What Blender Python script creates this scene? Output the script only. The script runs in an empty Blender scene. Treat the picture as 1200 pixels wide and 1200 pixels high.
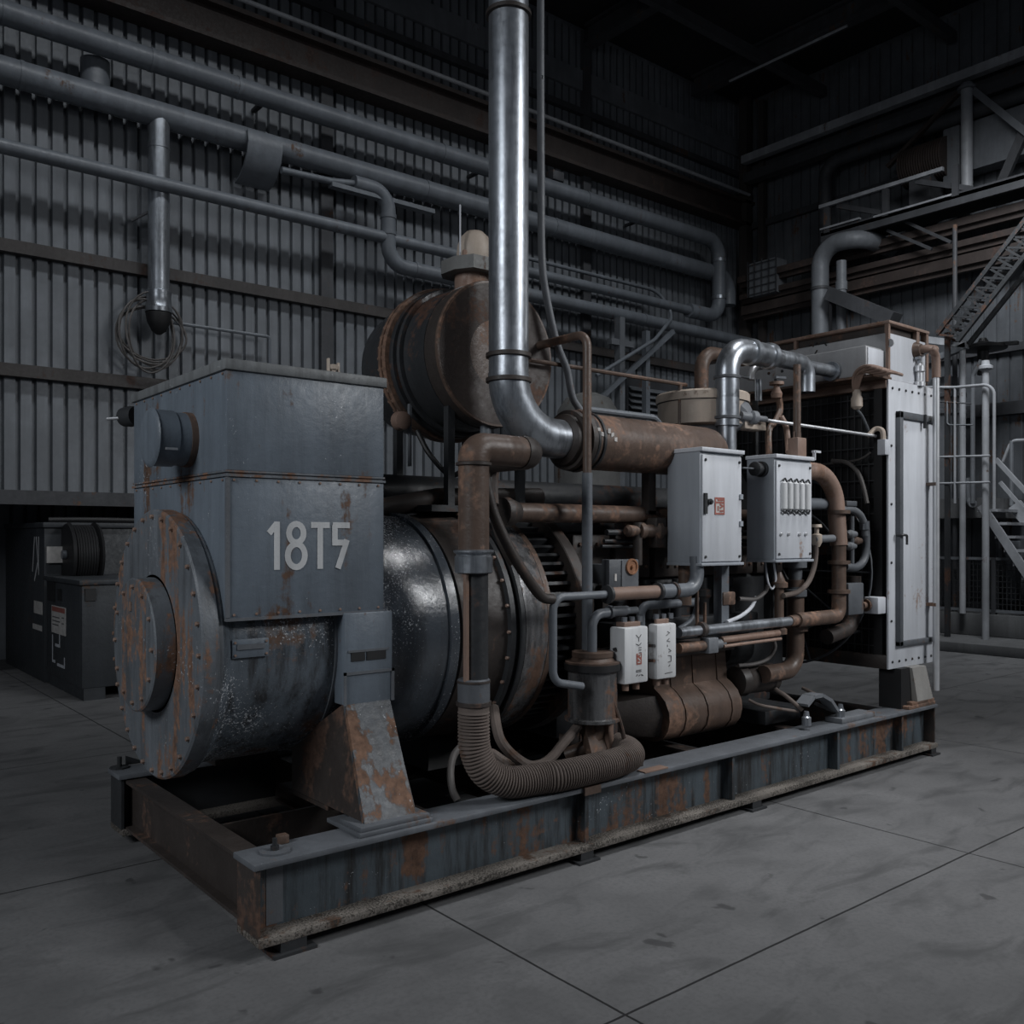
import bpy, bmesh, math, random
from mathutils import Vector, Matrix
random.seed(7)
C = bpy.context.scene.collection
PI = math.pi
# ------------------------------------------------------------------ camera model
F = math.sqrt((1921-600)*(600+280)); TH = math.atan2(1921-600, F)
CT, ST = math.cos(TH), math.sin(TH)
EYE = 1.6; HOR = 630.0
def at(u, v, x=None, y=None, z=None):
    """point of the place seen at photo pixel (u,v) on one known plane"""
    a = (u-600)/F; b = (HOR-v)/F
    d = (CT+a*ST, ST-a*CT, b)
    t = x/d[0] if x is not None else y/d[1] if y is not None else (z-EYE)/d[2]
    return Vector((d[0]*t, d[1]*t, EYE+d[2]*t))
# ------------------------------------------------------------------ materials
MATS = {}
def _n(nt, t, **kw):
    n = nt.nodes.new(t)
    for k, v in kw.items(): setattr(n, k, v)
    return n
def ramp(nt, src, p0, p1, c0=(0,0,0,1), c1=(1,1,1,1)):
    r = _n(nt, 'ShaderNodeValToRGB')
    r.color_ramp.elements[0].position = p0; r.color_ramp.elements[1].position = p1
    r.color_ramp.elements[0].color = c0; r.color_ramp.elements[1].color = c1
    nt.links.new(src, r.inputs[0]); return r.outputs[0]
def mixc(nt, fac, a, b, mode='MIX'):
    m = _n(nt, 'ShaderNodeMix', data_type='RGBA', blend_type=mode)
    L = nt.links
    if isinstance(fac, (int, float)): m.inputs[0].default_value = fac
    else: L.new(fac, m.inputs[0])
    for s, i in ((a, 6), (b, 7)):
        if isinstance(s, tuple): m.inputs[i].default_value = s if len(s) == 4 else (*s, 1)
        else: L.new(s, m.inputs[i])
    return m.outputs[2]
def noise(nt, vec, scale, detail=6, rough=.6, dist=0):
    n = _n(nt, 'ShaderNodeTexNoise'); n.inputs['Scale'].default_value = scale
    n.inputs['Detail'].default_value = detail; n.inputs['Roughness'].default_value = rough
    n.inputs['Distortion'].default_value = dist
    nt.links.new(vec, n.inputs['Vector']); return n.outputs['Fac']
def mapping(nt, vec, sc):
    m = _n(nt, 'ShaderNodeMapping'); m.inputs['Scale'].default_value = sc
    nt.links.new(vec, m.inputs['Vector']); return m.outputs[0]
def metalpaint(name, base, rust=.25, rough=.5, metal=0.0, rustcol=(.085,.05,.034), streak=.5, chips=0.0, var=.35, bump=.25, spec=.4, chipcol=(.55,.57,.6), scale=1.0, chipscale=70, grime=0.0):
    """painted or bare metal: tone variation, rust patches and streaks, paint chips, fine bump"""
    m = bpy.data.materials.new(name); m.use_nodes = True; nt = m.node_tree
    b = nt.nodes['Principled BSDF']; L = nt.links
    pos = _n(nt, 'ShaderNodeNewGeometry').outputs['Position']
    if scale != 1.0: pos = mapping(nt, pos, (scale,)*3)
    n1 = noise(nt, pos, 2.3, 9, .62)
    n2 = noise(nt, mapping(nt, pos, (9, 9, .9)), 1.0, 7, .6)
    n3 = noise(nt, pos, 26, 6, .65)
    dark = tuple(c*(1-var) for c in base); lite = tuple(min(1, c*(1+var*.7)) for c in base)
    col = mixc(nt, ramp(nt, n1, .3, .7), (*dark, 1), (*lite, 1))
    col = mixc(nt, ramp(nt, n2, .35, .75), col, (*tuple(c*.72 for c in base), 1))
    if grime > 0:
        g = _n(nt, 'ShaderNodeMath', operation='MULTIPLY'); g.inputs[1].default_value = grime; L.new(ramp(nt, noise(nt, mapping(nt, pos, (13, 13, 1.3)), 1.0, 8, .7), .47, .62), g.inputs[0])
        col = mixc(nt, g.outputs[0], col, (.018,.016,.015,1))
    rmask = None
    if rust > 0:
        add = _n(nt, 'ShaderNodeMath', operation='ADD'); L.new(n1, add.inputs[0])
        s = _n(nt, 'ShaderNodeMath', operation='MULTIPLY_ADD'); L.new(n2, s.inputs[0]); s.inputs[1].default_value = streak; s.inputs[2].default_value = -.5*streak
        L.new(s.outputs[0], add.inputs[1])
        a2 = _n(nt, 'ShaderNodeMath', operation='MULTIPLY_ADD'); L.new(n3, a2.inputs[0]); a2.inputs[1].default_value = .35; L.new(add.outputs[0], a2.inputs[2])
        t = .9 - .42*rust
        rmask = ramp(nt, a2.outputs[0], t-.04, t+.05)
        rc = mixc(nt, ramp(nt, n3, .3, .7), (*tuple(c*.55 for c in rustcol), 1), (*tuple(c*1.6 for c in rustcol), 1))
        col = mixc(nt, rmask, col, rc)
    if chips > 0:
        n4 = noise(nt, pos, chipscale, 4, .75); n5 = noise(nt, pos, 3.1, 3, .5)
        mu = _n(nt, 'ShaderNodeMath', operation='MULTIPLY_ADD'); L.new(n5, mu.inputs[0]); mu.inputs[1].default_value = .45; L.new(n4, mu.inputs[2])
        t = .98 - .2*chips
        col = mixc(nt, ramp(nt, mu.outputs[0], t, t+.03), col, (*chipcol, 1))
    L.new(col, b.inputs['Base Color'])
    b.inputs['Specular IOR Level'].default_value = spec
    r0 = ramp(nt, n3, .25, .8, (rough*.75,)*3+(1,), (min(1, rough*1.3),)*3+(1,))
    if rmask is not None:
        r0 = mixc(nt, rmask, r0, (.85, .85, .85, 1))
        if metal > 0:
            inv = ramp(nt, rmask, 0, 1, (metal,)*3+(1,), (.05, .05, .05, 1)); L.new(inv, b.inputs['Metallic'])
    elif metal > 0: b.inputs['Metallic'].default_value = metal
    L.new(r0, b.inputs['Roughness'])
    if bump > 0:
        bp = _n(nt, 'ShaderNodeBump'); bp.inputs['Strength'].default_value = bump; bp.inputs['Distance'].default_value = .01
        L.new(n3, bp.inputs['Height']); L.new(bp.outputs[0], b.inputs['Normal'])
    MATS[name] = m; return m
def plain(name, col, rough=.6, metal=0, bump=0):
    m = bpy.data.materials.new(name); m.use_nodes = True; nt = m.node_tree; b = nt.nodes['Principled BSDF']
    pos = _n(nt, 'ShaderNodeNewGeometry').outputs['Position']
    n = noise(nt, pos, 14, 5, .6)
    nt.links.new(mixc(nt, ramp(nt, n, .3, .7), (*tuple(c*.8 for c in col), 1), (*tuple(c*1.15 for c in col), 1)), b.inputs['Base Color'])
    b.inputs['Roughness'].default_value = rough; b.inputs['Metallic'].default_value = metal
    if bump:
        bp = _n(nt, 'ShaderNodeBump'); bp.inputs['Strength'].default_value = bump; bp.inputs['Distance'].default_value = .01
        nt.links.new(noise(nt, pos, 60, 4, .6), bp.inputs['Height']); nt.links.new(bp.outputs[0], b.inputs['Normal'])
    MATS[name] = m; return m
PAINT  = metalpaint('blue_grey_paint', (.155,.185,.22), rust=.15, rough=.4, chips=.16, var=.22, streak=.9, grime=.18)
BODY   = metalpaint('worn_blue_grey_paint', (.115,.138,.163), rust=.24, rough=.25, chips=.62, var=.35, spec=.6, grime=.8, chipscale=95)
FLANGE = metalpaint('rust_blotched_paint', (.145,.16,.178), rust=.42, rough=.42, rustcol=(.15,.085,.057), streak=1.2, chips=.3, grime=.35)
SKID   = metalpaint('skid_paint', (.078,.097,.112), rust=.3, rough=.4, rustcol=(.1,.055,.036), streak=.9, chips=.15, grime=.88)
PEDM   = metalpaint('pedestal_paint', (.075,.083,.093), rust=.42, rough=.45, rustcol=(.14,.08,.053), streak=1.6, chips=.3, grime=.5)
SKIDTOP= metalpaint('skid_flange_paint', (.13,.14,.155), rust=.14, rough=.5, rustcol=(.11,.066,.045), chips=.1)
TREAD  = metalpaint('rough_scale', (.2,.18,.16), rust=.25, rough=.8, bump=1.0, var=.5, chips=1.2, chipcol=(.05,.045,.04), chipscale=110, spec=.2)
RUST   = metalpaint('brown_rust', (.125,.085,.066), rust=.4, rough=.42, rustcol=(.16,.095,.066), var=.4, grime=.25)
RUSTD  = metalpaint('dark_rust', (.05,.041,.037), rust=.3, rough=.5, rustcol=(.08,.047,.034), var=.4)
RUSTL  = metalpaint('pale_rust', (.25,.168,.132), rust=.3, rough=.5, rustcol=(.16,.095,.066), var=.3)
DARK   = metalpaint('dark_iron', (.035,.037,.04), rust=.25, rough=.45, rustcol=(.06,.03,.02))
DISH   = metalpaint('dark_gloss_paint', (.07,.082,.098), rust=.15, rough=.22, chips=.72, spec=.7, grime=.3, chipscale=95)
GLOSS  = metalpaint('scuffed_bright_iron', (.2,.2,.205), rust=.42, rough=.28, metal=.45, grime=.7, rustcol=(.1,.058,.04))
LIDM   = metalpaint('worn_lid_paint', (.185,.195,.2), rust=.12, rough=.5, chips=.25, grime=.35, rustcol=(.1,.07,.055))
COVERM = metalpaint('cover_paint', (.14,.155,.172), rust=.22, rough=.42, rustcol=(.15,.085,.057), streak=1.2, chips=.3, grime=.4)
STEEL  = metalpaint('galvanised_steel', (.44,.47,.51), rust=.0, rough=.34, metal=.8, var=.35, bump=.06, grime=.45)
CHROME = metalpaint('bright_steel', (.6,.61,.63), rust=.0, rough=.4, metal=.6, var=.2, bump=0)
PIPE   = metalpaint('grey_pipe_paint', (.15,.165,.185), rust=.05, rough=.42, var=.25, spec=.45)
PIPED  = metalpaint('dark_grey_pipe', (.10,.108,.12), rust=.12, rough=.5, var=.3)
PANEL  = metalpaint('pale_grey_panel', (.58,.6,.64), rust=.08, rough=.42, var=.1, chips=.0, bump=.06, rustcol=(.2,.12,.08))
BOX    = metalpaint('control_box_paint', (.33,.355,.39), rust=.03, rough=.42, var=.1, bump=.05)
WHITE  = metalpaint('off_white_paint', (.66,.67,.68), rust=.05, rough=.42, var=.1, bump=.05)
CREAM  = metalpaint('cream_paint', (.5,.42,.35), rust=.15, rough=.5, var=.15)
TIN    = metalpaint('shaded_header_paint', (.33,.333,.343), rust=.04, rough=.45, var=.15, rustcol=(.14,.085,.06))  # darker than the header end plates: shade on its side faces painted in
BLACK  = plain('black_rubber', (.012,.012,.013), .55)
CORE   = plain('radiator_black', (.008,.008,.009), .6)
WIRE   = plain('guard_wire', (.05,.052,.056), .5, .3)
HOSE   = metalpaint('dusty_hose', (.15,.122,.108), rust=.15, rough=.75, var=.3, bump=.1, spec=.2)
CABLE  = plain('dusty_cable', (.09,.082,.078), .6)
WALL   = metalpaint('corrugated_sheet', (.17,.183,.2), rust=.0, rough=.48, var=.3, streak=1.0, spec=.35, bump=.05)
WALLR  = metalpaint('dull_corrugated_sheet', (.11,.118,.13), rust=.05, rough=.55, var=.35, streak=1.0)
GIRT   = metalpaint('brown_girt', (.055,.049,.047), rust=.2, rough=.6, rustcol=(.055,.036,.03))
STRUCT = metalpaint('dark_structure', (.06,.062,.068), rust=.15, rough=.6)
STRUCL = metalpaint('grey_structure', (.16,.17,.185), rust=.05, rough=.5)
BROWNB = metalpaint('brown_beam', (.05,.038,.034), rust=.25, rough=.6, rustcol=(.055,.036,.03))
CAB    = metalpaint('cabinet_paint', (.045,.05,.056), rust=.03, rough=.5, var=.2)
ROOFM  = plain('roof_sheet', (.02,.02,.022), .8)
FACEM  = metalpaint('dark_brown_face', (.062,.047,.041), rust=.35, rough=.55, rustcol=(.085,.05,.036), var=.4)
LEGM   = metalpaint('worn_leg_paint', (.3,.29,.275), rust=.2, rough=.55, var=.2)
STENCIL= metalpaint('stencil_white', (.58,.59,.6), rust=.0, rough=.6, var=.12)
PAPER  = plain('label_paper', (.5,.48,.46), .7)
INK    = plain('black_ink', (.09,.09,.092), .6)
RED    = plain('faded_red', (.3,.1,.08), .6)
ORANGE = plain('orange_dial', (.26,.12,.06), .6)
RAIL   = metalpaint('pale_rail_paint', (.34,.35,.37), rust=.04, rough=.45)
TANKM  = metalpaint('dull_tank', (.17,.17,.165), rust=.1, rough=.6, var=.4, streak=1.0)

def concrete():
    m = bpy.data.materials.new('concrete_floor'); m.use_nodes = True; nt = m.node_tree; b = nt.nodes['Principled BSDF']; L = nt.links
    pos = _n(nt, 'ShaderNodeNewGeometry').outputs['Position']
    n1 = noise(nt, pos, .55, 8, .62, .4); n2 = noise(nt, pos, 2.2, 9, .66, .6); n3 = noise(nt, pos, 45, 5, .6)
    n4 = noise(nt, mapping(nt, pos, (1.2, 3.2, 1)), 1.3, 8, .62, .8)
    col = mixc(nt, ramp(nt, n1, .3, .7), (.105,.106,.108,1), (.15,.151,.154,1))
    col = mixc(nt, ramp(nt, n2, .35, .7), col, (.16,.16,.163,1))
    st = _n(nt, 'ShaderNodeMath', operation='MULTIPLY'); st.inputs[1].default_value = .68
    L.new(ramp(nt, n4, .5, .66), st.inputs[0])
    col = mixc(nt, st.outputs[0], col, (.066,.067,.069,1))
    st2 = _n(nt, 'ShaderNodeMath', operation='MULTIPLY'); st2.inputs[1].default_value = .6
    L.new(ramp(nt, n3, .45, .8), st2.inputs[0]); col = mixc(nt, st2.outputs[0], col, (.085,.085,.087,1))
    n6 = noise(nt, pos, 4.2, 3, .5, .3); st3 = _n(nt, 'ShaderNodeMath', operation='MULTIPLY'); st3.inputs[1].default_value = .7
    L.new(ramp(nt, n6, .68, .71), st3.inputs[0]); col = mixc(nt, st3.outputs[0], col, (.045,.045,.047,1))
    # sawn joints every 2.5 m
    sep = _n(nt, 'ShaderNodeSeparateXYZ'); L.new(pos, sep.inputs[0])
    ms = []
    for ax, off in ((0, 2.25), (1, 2.155)):
        wob = _n(nt, 'ShaderNodeMath', operation='MULTIPLY_ADD'); L.new(n2, wob.inputs[0]); wob.inputs[1].default_value = .012; L.new(sep.outputs[ax], wob.inputs[2])
        a = _n(nt, 'ShaderNodeMath', operation='SUBTRACT'); L.new(wob.outputs[0], a.inputs[0]); a.inputs[1].default_value = off-1.25
        mo = _n(nt, 'ShaderNodeMath', operation='FLOORED_MODULO'); L.new(a.outputs[0], mo.inputs[0]); mo.inputs[1].default_value = 2.5
        s = _n(nt, 'ShaderNodeMath', operation='SUBTRACT'); L.new(mo.outputs[0], s.inputs[0]); s.inputs[1].default_value = 1.25
        ab = _n(nt, 'ShaderNodeMath', operation='ABSOLUTE'); L.new(s.outputs[0], ab.inputs[0])
        lt = _n(nt, 'ShaderNodeMath', operation='LESS_THAN'); L.new(ab.outputs[0], lt.inputs[0]); lt.inputs[1].default_value = .0055
        ms.append(lt.outputs[0])
    mx = _n(nt, 'ShaderNodeMath', operation='MAXIMUM'); L.new(ms[0], mx.inputs[0]); L.new(ms[1], mx.inputs[1])
    col = mixc(nt, mx.outputs[0], col, (.02,.02,.021,1))
    L.new(col, b.inputs['Base Color'])
    L.new(ramp(nt, n2, .3, .7, (.5,.5,.5,1), (.78,.78,.78,1)), b.inputs['Roughness'])
    b.inputs['Specular IOR Level'].default_value = .3
    bp = _n(nt, 'ShaderNodeBump'); bp.inputs['Strength'].default_value = .2; bp.inputs['Distance'].default_value = .006
    L.new(n2, bp.inputs['Height']); L.new(bp.outputs[0], b.inputs['Normal'])
    return m
CONC = concrete()
STEP = metalpaint('grey_step', (.12,.122,.125), rust=.0, rough=.75, var=.3)
# ------------------------------------------------------------------ mesh builder
def V(*a): return Vector(a[0]) if len(a) == 1 else Vector(a)
def frame(d):
    d = d.normalized(); u = Vector((0,0,1)) if abs(d.z) < .9 else Vector((1,0,0))
    a = d.cross(u).normalized(); return a, a.cross(d).normalized() if False else d.cross(a).normalized()
def fillet(pts, r, n=6):
    pts = [V(p) for p in pts]; out = [pts[0]]
    for i in range(1, len(pts)-1):
        p0, p, p1 = pts[i-1], pts[i], pts[i+1]
        a = (p0-p); b = (p1-p); la, lb = a.length, b.length; a.normalize(); b.normalize()
        ang = a.angle(b)
        if ang > 3.1: out.append(p); continue
        t = min(r/math.tan(ang/2), la*(.97 if i == 1 else .49), lb*(.97 if i == len(pts)-2 else .49)); rr = t*math.tan(ang/2)
        bis = (a+b).normalized(); c = p+bis*(rr/math.sin(ang/2))
        s, e = (p+a*t)-c, (p+b*t)-c
        tot = s.angle(e); ax = s.cross(e).normalized()
        for k in range(n+1): out.append(c+Matrix.Rotation(tot*k/n, 3, ax) @ s)
    out.append(pts[-1]); return out
def smoothpath(pts, n=8):
    pts = [V(p) for p in pts]; P = [pts[0]*2-pts[1]]+pts+[pts[-1]*2-pts[-2]]; out = []
    for i in range(1, len(P)-2):
        for k in range(n):
            t = k/n; a, b, c, d = P[i-1], P[i], P[i+1], P[i+2]
            out.append(.5*((2*b)+(c-a)*t+(2*a-5*b+4*c-d)*t*t+(3*b-a-3*c+d)*t**3))
    out.append(pts[-1]); return out
class MB:
    def __init__(s): s.bm = bmesh.new()
    def box(s, x0, x1, y0, y1, z0, z1, bev=0):
        r = bmesh.ops.create_cube(s.bm, size=1); vs = r['verts']
        for v in vs: v.co = Vector(((x0+x1)/2+v.co.x*(x1-x0), (y0+y1)/2+v.co.y*(y1-y0), (z0+z1)/2+v.co.z*(z1-z0)))
        if bev:
            es = list({e for v in vs for e in v.link_edges}); bmesh.ops.bevel(s.bm, geom=es, offset=bev, segments=2, affect='EDGES', profile=.5)
        return s
    def bar(s, p0, p1, w, h, up=(0,0,1)):
        p0, p1 = V(p0), V(p1); d = (p1-p0).normalized(); up = V(up)
        if abs(d.dot(up)) > .95: up = Vector((1,0,0))
        a = d.cross(up).normalized(); b = a.cross(d).normalized()
        q = [[s.bm.verts.new(p+a*(w/2*i)+b*(h/2*j)) for i, j in ((-1,-1),(1,-1),(1,1),(-1,1))] for p in (p0, p1)]
        for k in range(4): s.bm.faces.new((q[0][k], q[0][(k+1)%4], q[1][(k+1)%4], q[1][k]))
        s.bm.faces.new(q[0][::-1]); s.bm.faces.new(q[1]); return s
    def prism(s, pts, vec):
        vec = V(vec); A = [s.bm.verts.new(V(p)) for p in pts]; B = [s.bm.verts.new(V(p)+vec) for p in pts]; n = len(pts)
        for k in range(n): s.bm.faces.new((A[k], A[(k+1)%n], B[(k+1)%n], B[k]))
        s.bm.faces.new(A[::-1]); s.bm.faces.new(B); return s
    def hull(s, pts):
        vs = [s.bm.verts.new(V(p)) for p in pts]; bmesh.ops.convex_hull(s.bm, input=vs); return s
    def tube(s, pts, r, seg=14, caps=True):
        pts = [V(p) for p in pts]; n = len(pts); rr = r if callable(r) else (lambda i, r=r: r)
        d0 = (pts[1]-pts[0]).normalized(); a, _ = frame(d0); rings = []
        for i, p in enumerate(pts):
            d = (pts[min(i+1, n-1)]-pts[max(i-1, 0)]).normalized()
            a = (a-d*a.dot(d)).normalized(); b = d.cross(a)
            rings.append([s.bm.verts.new(p+(a*math.cos(2*PI*k/seg)+b*math.sin(2*PI*k/seg))*rr(i)) for k in range(seg)])
        for i in range(n-1):
            for k in range(seg): s.bm.faces.new((rings[i][k], rings[i][(k+1)%seg], rings[i+1][(k+1)%seg], rings[i+1][k]))
        if caps: s.bm.faces.new(rings[0][::-1]); s.bm.faces.new(rings[-1])
        return s
    def lathe(s, o, d, prof, seg=48):
        """profile of (distance along d, radius)"""
        o = V(o); d = V(d).normalized(); a, b = frame(d); rings = []
        for t, r in prof:
            if r < 1e-6: rings.append([s.bm.verts.new(o+d*t)])
            else: rings.append([s.bm.verts.new(o+d*t+(a*math.cos(2*PI*k/seg)+b*math.sin(2*PI*k/seg))*r) for k in range(seg)])
        for i in range(len(rings)-1):
            A, B = rings[i], rings[i+1]
            for k in range(seg):
                k2 = (k+1) % seg
                if len(A) == 1 and len(B) == 1: continue
                if len(A) == 1: s.bm.faces.new((A[0], B[k2], B[k]))
                elif len(B) == 1: s.bm.faces.new((A[k], A[k2], B[0]))
                else: s.bm.faces.new((A[k], A[k2], B[k2], B[k]))
        if len(rings[0]) > 1: s.bm.faces.new(rings[0][::-1])
        if len(rings[-1]) > 1: s.bm.faces.new(rings[-1])
        return s
    def cyl(s, p0, p1, r, seg=20): return s.lathe(p0, V(p1)-V(p0), [(0, r), ((V(p1)-V(p0)).length, r)], seg)
    def build(s, name, mat, parent=None, origin=None):
        bmesh.ops.recalc_face_normals(s.bm, faces=s.bm.faces)
        for f in s.bm.faces: f.smooth = True
        base = V(0,0,0); q = parent
        while q is not None: base += q.location; q = q.parent
        if origin is None:
            if parent is None:
                cs = [v.co for v in s.bm.verts]
                origin = Vector(((min(c.x for c in cs)+max(c.x for c in cs))/2, (min(c.y for c in cs)+max(c.y for c in cs))/2, min(c.z for c in cs)))
            else: origin = base.copy()
        for v in s.bm.verts: v.co -= origin
        me = bpy.data.meshes.new(name); s.bm.to_mesh(me); s.bm.free(); me.set_sharp_from_angle(angle=.6)
        me.materials.append(mat)
        o = bpy.data.objects.new(name, me); C.objects.link(o); o.location = V(origin)-base
        if parent is not None: o.parent = parent
        return o
def tag(o, label, cat, group=None):
    o['label'] = label; o['category'] = cat
    if group: o['group'] = group
    return o
def thing(name, label, cat, loc, group=None):
    o = bpy.data.objects.new(name, None); o.empty_display_size = .1; C.objects.link(o); o.location = V(loc); return tag(o, label, cat, group)
def struct(name, mb, mat):
    o = mb.build(name, mat); o['kind'] = 'structure'; return o
def bolts(name, mat, parent, pts, axis, r, h, seg=6):
    """one shared bolt mesh, one object for each bolt"""
    a = V(axis).normalized(); first = None
    base = V(0,0,0); q = parent
    while q is not None: base += q.location; q = q.parent
    for p in pts:
        if first is None: first = o = MB().lathe(V(0,0,0), a, [(0, r), (h*.7, r), (h, r*.75)], seg).build(name, mat, None, V(0,0,0)); o.parent = parent
        else: o = first.copy(); C.objects.link(o)
        o.location = V(p)-base
def ring_pts(c, axis, R, n, ph=0, a0=0, a1=2*PI):
    a, b = frame(V(axis)); return [V(c)+(a*math.cos(a0+ph+(a1-a0)*k/n)+b*math.sin(a0+ph+(a1-a0)*k/n))*R for k in range(n)]
def strokes(name, mat, parent, o, eu, ev, segs, w, thick=.0015, nrm=(0,-1,0)):
    """lettering of flat bars on a plane: segs are lists of 2D points in metres"""
    mb = MB(); o, eu, ev, nrm = V(o), V(eu), V(ev), V(nrm)
    for si, sg in enumerate(segs):
        th_ = thick*(1+.22*si)
        P = [V(p[0], p[1], 0) for p in sg]; n = len(P); closed = (P[0]-P[-1]).length < 1e-6
        L, R = [], []
        for i, p in enumerate(P):
            if closed and i in (0, n-1): d0, d1 = P[1]-P[0], P[-1]-P[-2]
            else: d0 = P[min(i+1, n-1)]-P[i] if i < n-1 else P[i]-P[i-1]; d1 = P[i]-P[i-1] if i > 0 else d0
            d0 = d0.normalized(); d1 = d1.normalized(); t = (d0+d1).normalized(); nn = V(-t.y, t.x, 0)
            k = 1/max(.5, nn.dot(V(-d0.y, d0.x, 0))); L.append(p+nn*(w/2*k)); R.append(p-nn*(w/2*k))
        to = lambda p, h: o+eu*p.x+ev*p.y+nrm*h
        for i in range(n-1):
            q = [L[i], L[i+1], R[i+1], R[i]]
            mb.prism([to(p, 0) for p in q], nrm*th_)
    return mb.build(name, mat, parent)
def oval(cx, cy, rx, ry, n=20, a0=0, a1=2*PI): return [(cx+rx*math.cos(a0+(a1-a0)*k/n), cy+ry*math.sin(a0+(a1-a0)*k/n)) for k in range(n+1)]
# ================================================================== THE SETTING
WY = 11.5; WX = 15.4
def corrugate(mb, p0, along, length, nrm, z0, z1, per=.165, groove=.052, dep=.055):
    """sheet with trapezoid grooves running up it; nrm points into the room"""
    p0, al, nm = V(p0), V(along), V(nrm); prof = []; n = int(length/per)
    for i in range(n):
        a = i*per
        prof += [(a, 0), (a+per-groove, 0), (a+per-groove+.008, -dep), (a+per-.008, -dep)]
    prof.append((n*per, 0))
    lo = [mb.bm.verts.new(p0+al*t+nm*d+V(0,0,z0)) for t, d in prof]
    hi = [mb.bm.verts.new(p0+al*t+nm*d+V(0,0,z1)) for t, d in prof]
    for i in range(len(prof)-1): mb.bm.faces.new((lo[i], lo[i+1], hi[i+1], hi[i]))
    return mb
struct('floor', MB().box(-5, WX+.4, -6, 14, -.15, 0), CONC)
m = MB(); corrugate(m, (-5, WY, 0), (1,0,0), WX+5, (0,-1,0), 2.0, 10.3)
corrugate(m, (4.6, WY, 0), (1,0,0), WX-4.6, (0,-1,0), 0, 2.0)
m.box(-5, WX+.3, WY+.06, WY+.2, 2.0, 10.4).box(4.6, WX+.3, WY+.06, WY+.2, 0, 2.0)
struct('wall_left', m, WALL)
m = MB(); corrugate(m, (-5, 13.6, 0), (1,0,0), 9.6, (0,-1,0), 0, 2.2); m.box(-5, 4.7, 13.66, 13.8, 0, 2.3); m.box(4.6, 4.75, WY+.06, 13.7, 0, 2.3); m.box(-5, 4.75, WY+.2, 13.8, 2.2, 2.3)
struct('wall_recess', m, WALL)
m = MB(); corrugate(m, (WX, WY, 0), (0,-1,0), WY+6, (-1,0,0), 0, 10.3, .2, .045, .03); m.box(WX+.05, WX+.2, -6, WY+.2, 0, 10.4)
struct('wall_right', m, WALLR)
struct('ceiling', MB().box(-5, WX+.4, -6, WY+.3, 10.4, 10.55), ROOFM)
# girts, girder, upper plate of the long wall
def trim(i, mb, mat): return struct('trim_%d' % i, mb, mat)
trim(1, MB().box(-5, WX, WY-.12, WY-.005, 4.76, 4.90), GIRT)
trim(2, MB().box(-5, WX, WY-.12, WY-.005, 3.39, 3.53), GIRT)
trim(3, MB().box(-5, WX, WY-.10, WY-.005, 1.97, 2.13), STRUCT)
trim(4, MB().box(-5, WX, WY-.32, WY-.005, 7.80, 7.86).box(-5, WX, WY-.2, WY-.005, 7.86, 8.24).box(-5, WX, WY-.32, WY-.005, 8.24, 8.30), BROWNB)
trim(5, MB().box(-5, WX, WY-.10, WY-.005, 8.83, 8.93), STRUCT)
trim(6, MB().box(-5, WX, WY-.06, WY-.005, 9.25, 9.6), STRUCL)
trim(7, MB().box(15.12, 15.28, 11.18, 11.36, 0, 10.4), GIRT)
trim(8, MB().box(15.22, 15.34, 10.86, 10.98, 0, 10.2), GIRT)
for i, x in enumerate((5.95, 10.9)): trim(9+i, MB().box(x, x+.18, WY-.08, WY-.004, 0, 10.3), STRUCT)
# roof steel
for i, x in enumerate((8.0, 11.0, 13.8)):
    m = MB(); m.box(x-.1, x+.1, -5.5, WY-.1, 10.0, 10.06).box(x-.02, x+.02, -5.5, WY-.1, 10.06, 10.34).box(x-.1, x+.1, -5.5, WY-.1, 10.34, 10.39)
    trim(11+i, m, STRUCT)
for i, y in enumerate((9.6, 7.2)):
    trim(14+i, MB().box(-4.5, 15.3, y-.06, y+.06, 9.8, 9.98), STRUCT)
p = at(855, 95, z=9.7); q = at(997, 33, z=9.7)
tag(MB().cyl((p.x, p.y, 9.7), (p.x, q.y, 9.7), .022, 10).build('roof_conduit', RAIL), 'thin pale conduit hanging in the dark roof near the corner', 'conduit')
# girts of the right wall
for i, (z, y0, y1) in enumerate(((8.9, -5, 11.3), (7.75, -5, 11.3), (6.75, -5, 11.3), (4.55, -5, 11.3))):
    trim(16+i, MB().box(WX-.1, WX-.005, y0, y1, z, z+.12), STRUCT)
trim(20, MB().box(WX-.14, WX-.02, -5, 11, 3.55, 3.75), STRUCT)
# raised concrete steps at the foot of the right wall
trim(21, MB().box(12.9, WX, -4, 11.3, 0, .14, .01), STEP)
trim(22, MB().box(14.0, WX, -4, 11.3, .14, .47, .01), STEP)

# ================================================================== PIPES OF THE LONG WALL
PY = 11.05
t = thing('overhead_pipe', 'highest grey pipe on the corrugated wall, dropping and looping back near the corner', 'pipe', (6, PY, 5.78))
MB().tube(fillet([(-4.5, PY, 7.21), (14.09, PY, 7.21), (14.09, PY, 5.78), (13.2, PY, 5.78)], .32, 8), .13, 18).build('pipe_run', PIPE, t)
MB().tube(fillet([(13.3, PY, 5.78), (-4.5, PY, 5.78)], .1), .082, 16).build('return_pipe', PIPE, t)
for x in (2.0, 3.55, 4.6, 7.7, 10.6): MB().cyl((x-.02, PY, 7.21), (x+.02, PY, 7.21), .137, 20).build('joint_band', PIPE, t)
for z in (6.85, 6.15): MB().cyl((14.09, PY, z-.03), (14.09, PY, z+.03), .142, 20).build('joint_band', STEEL, t)
MB().cyl((3.0, 11.32, 6.62), (3.0, 11.32, 7.12), .16, 24).build('stub_duct', PIPE, t)
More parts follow.
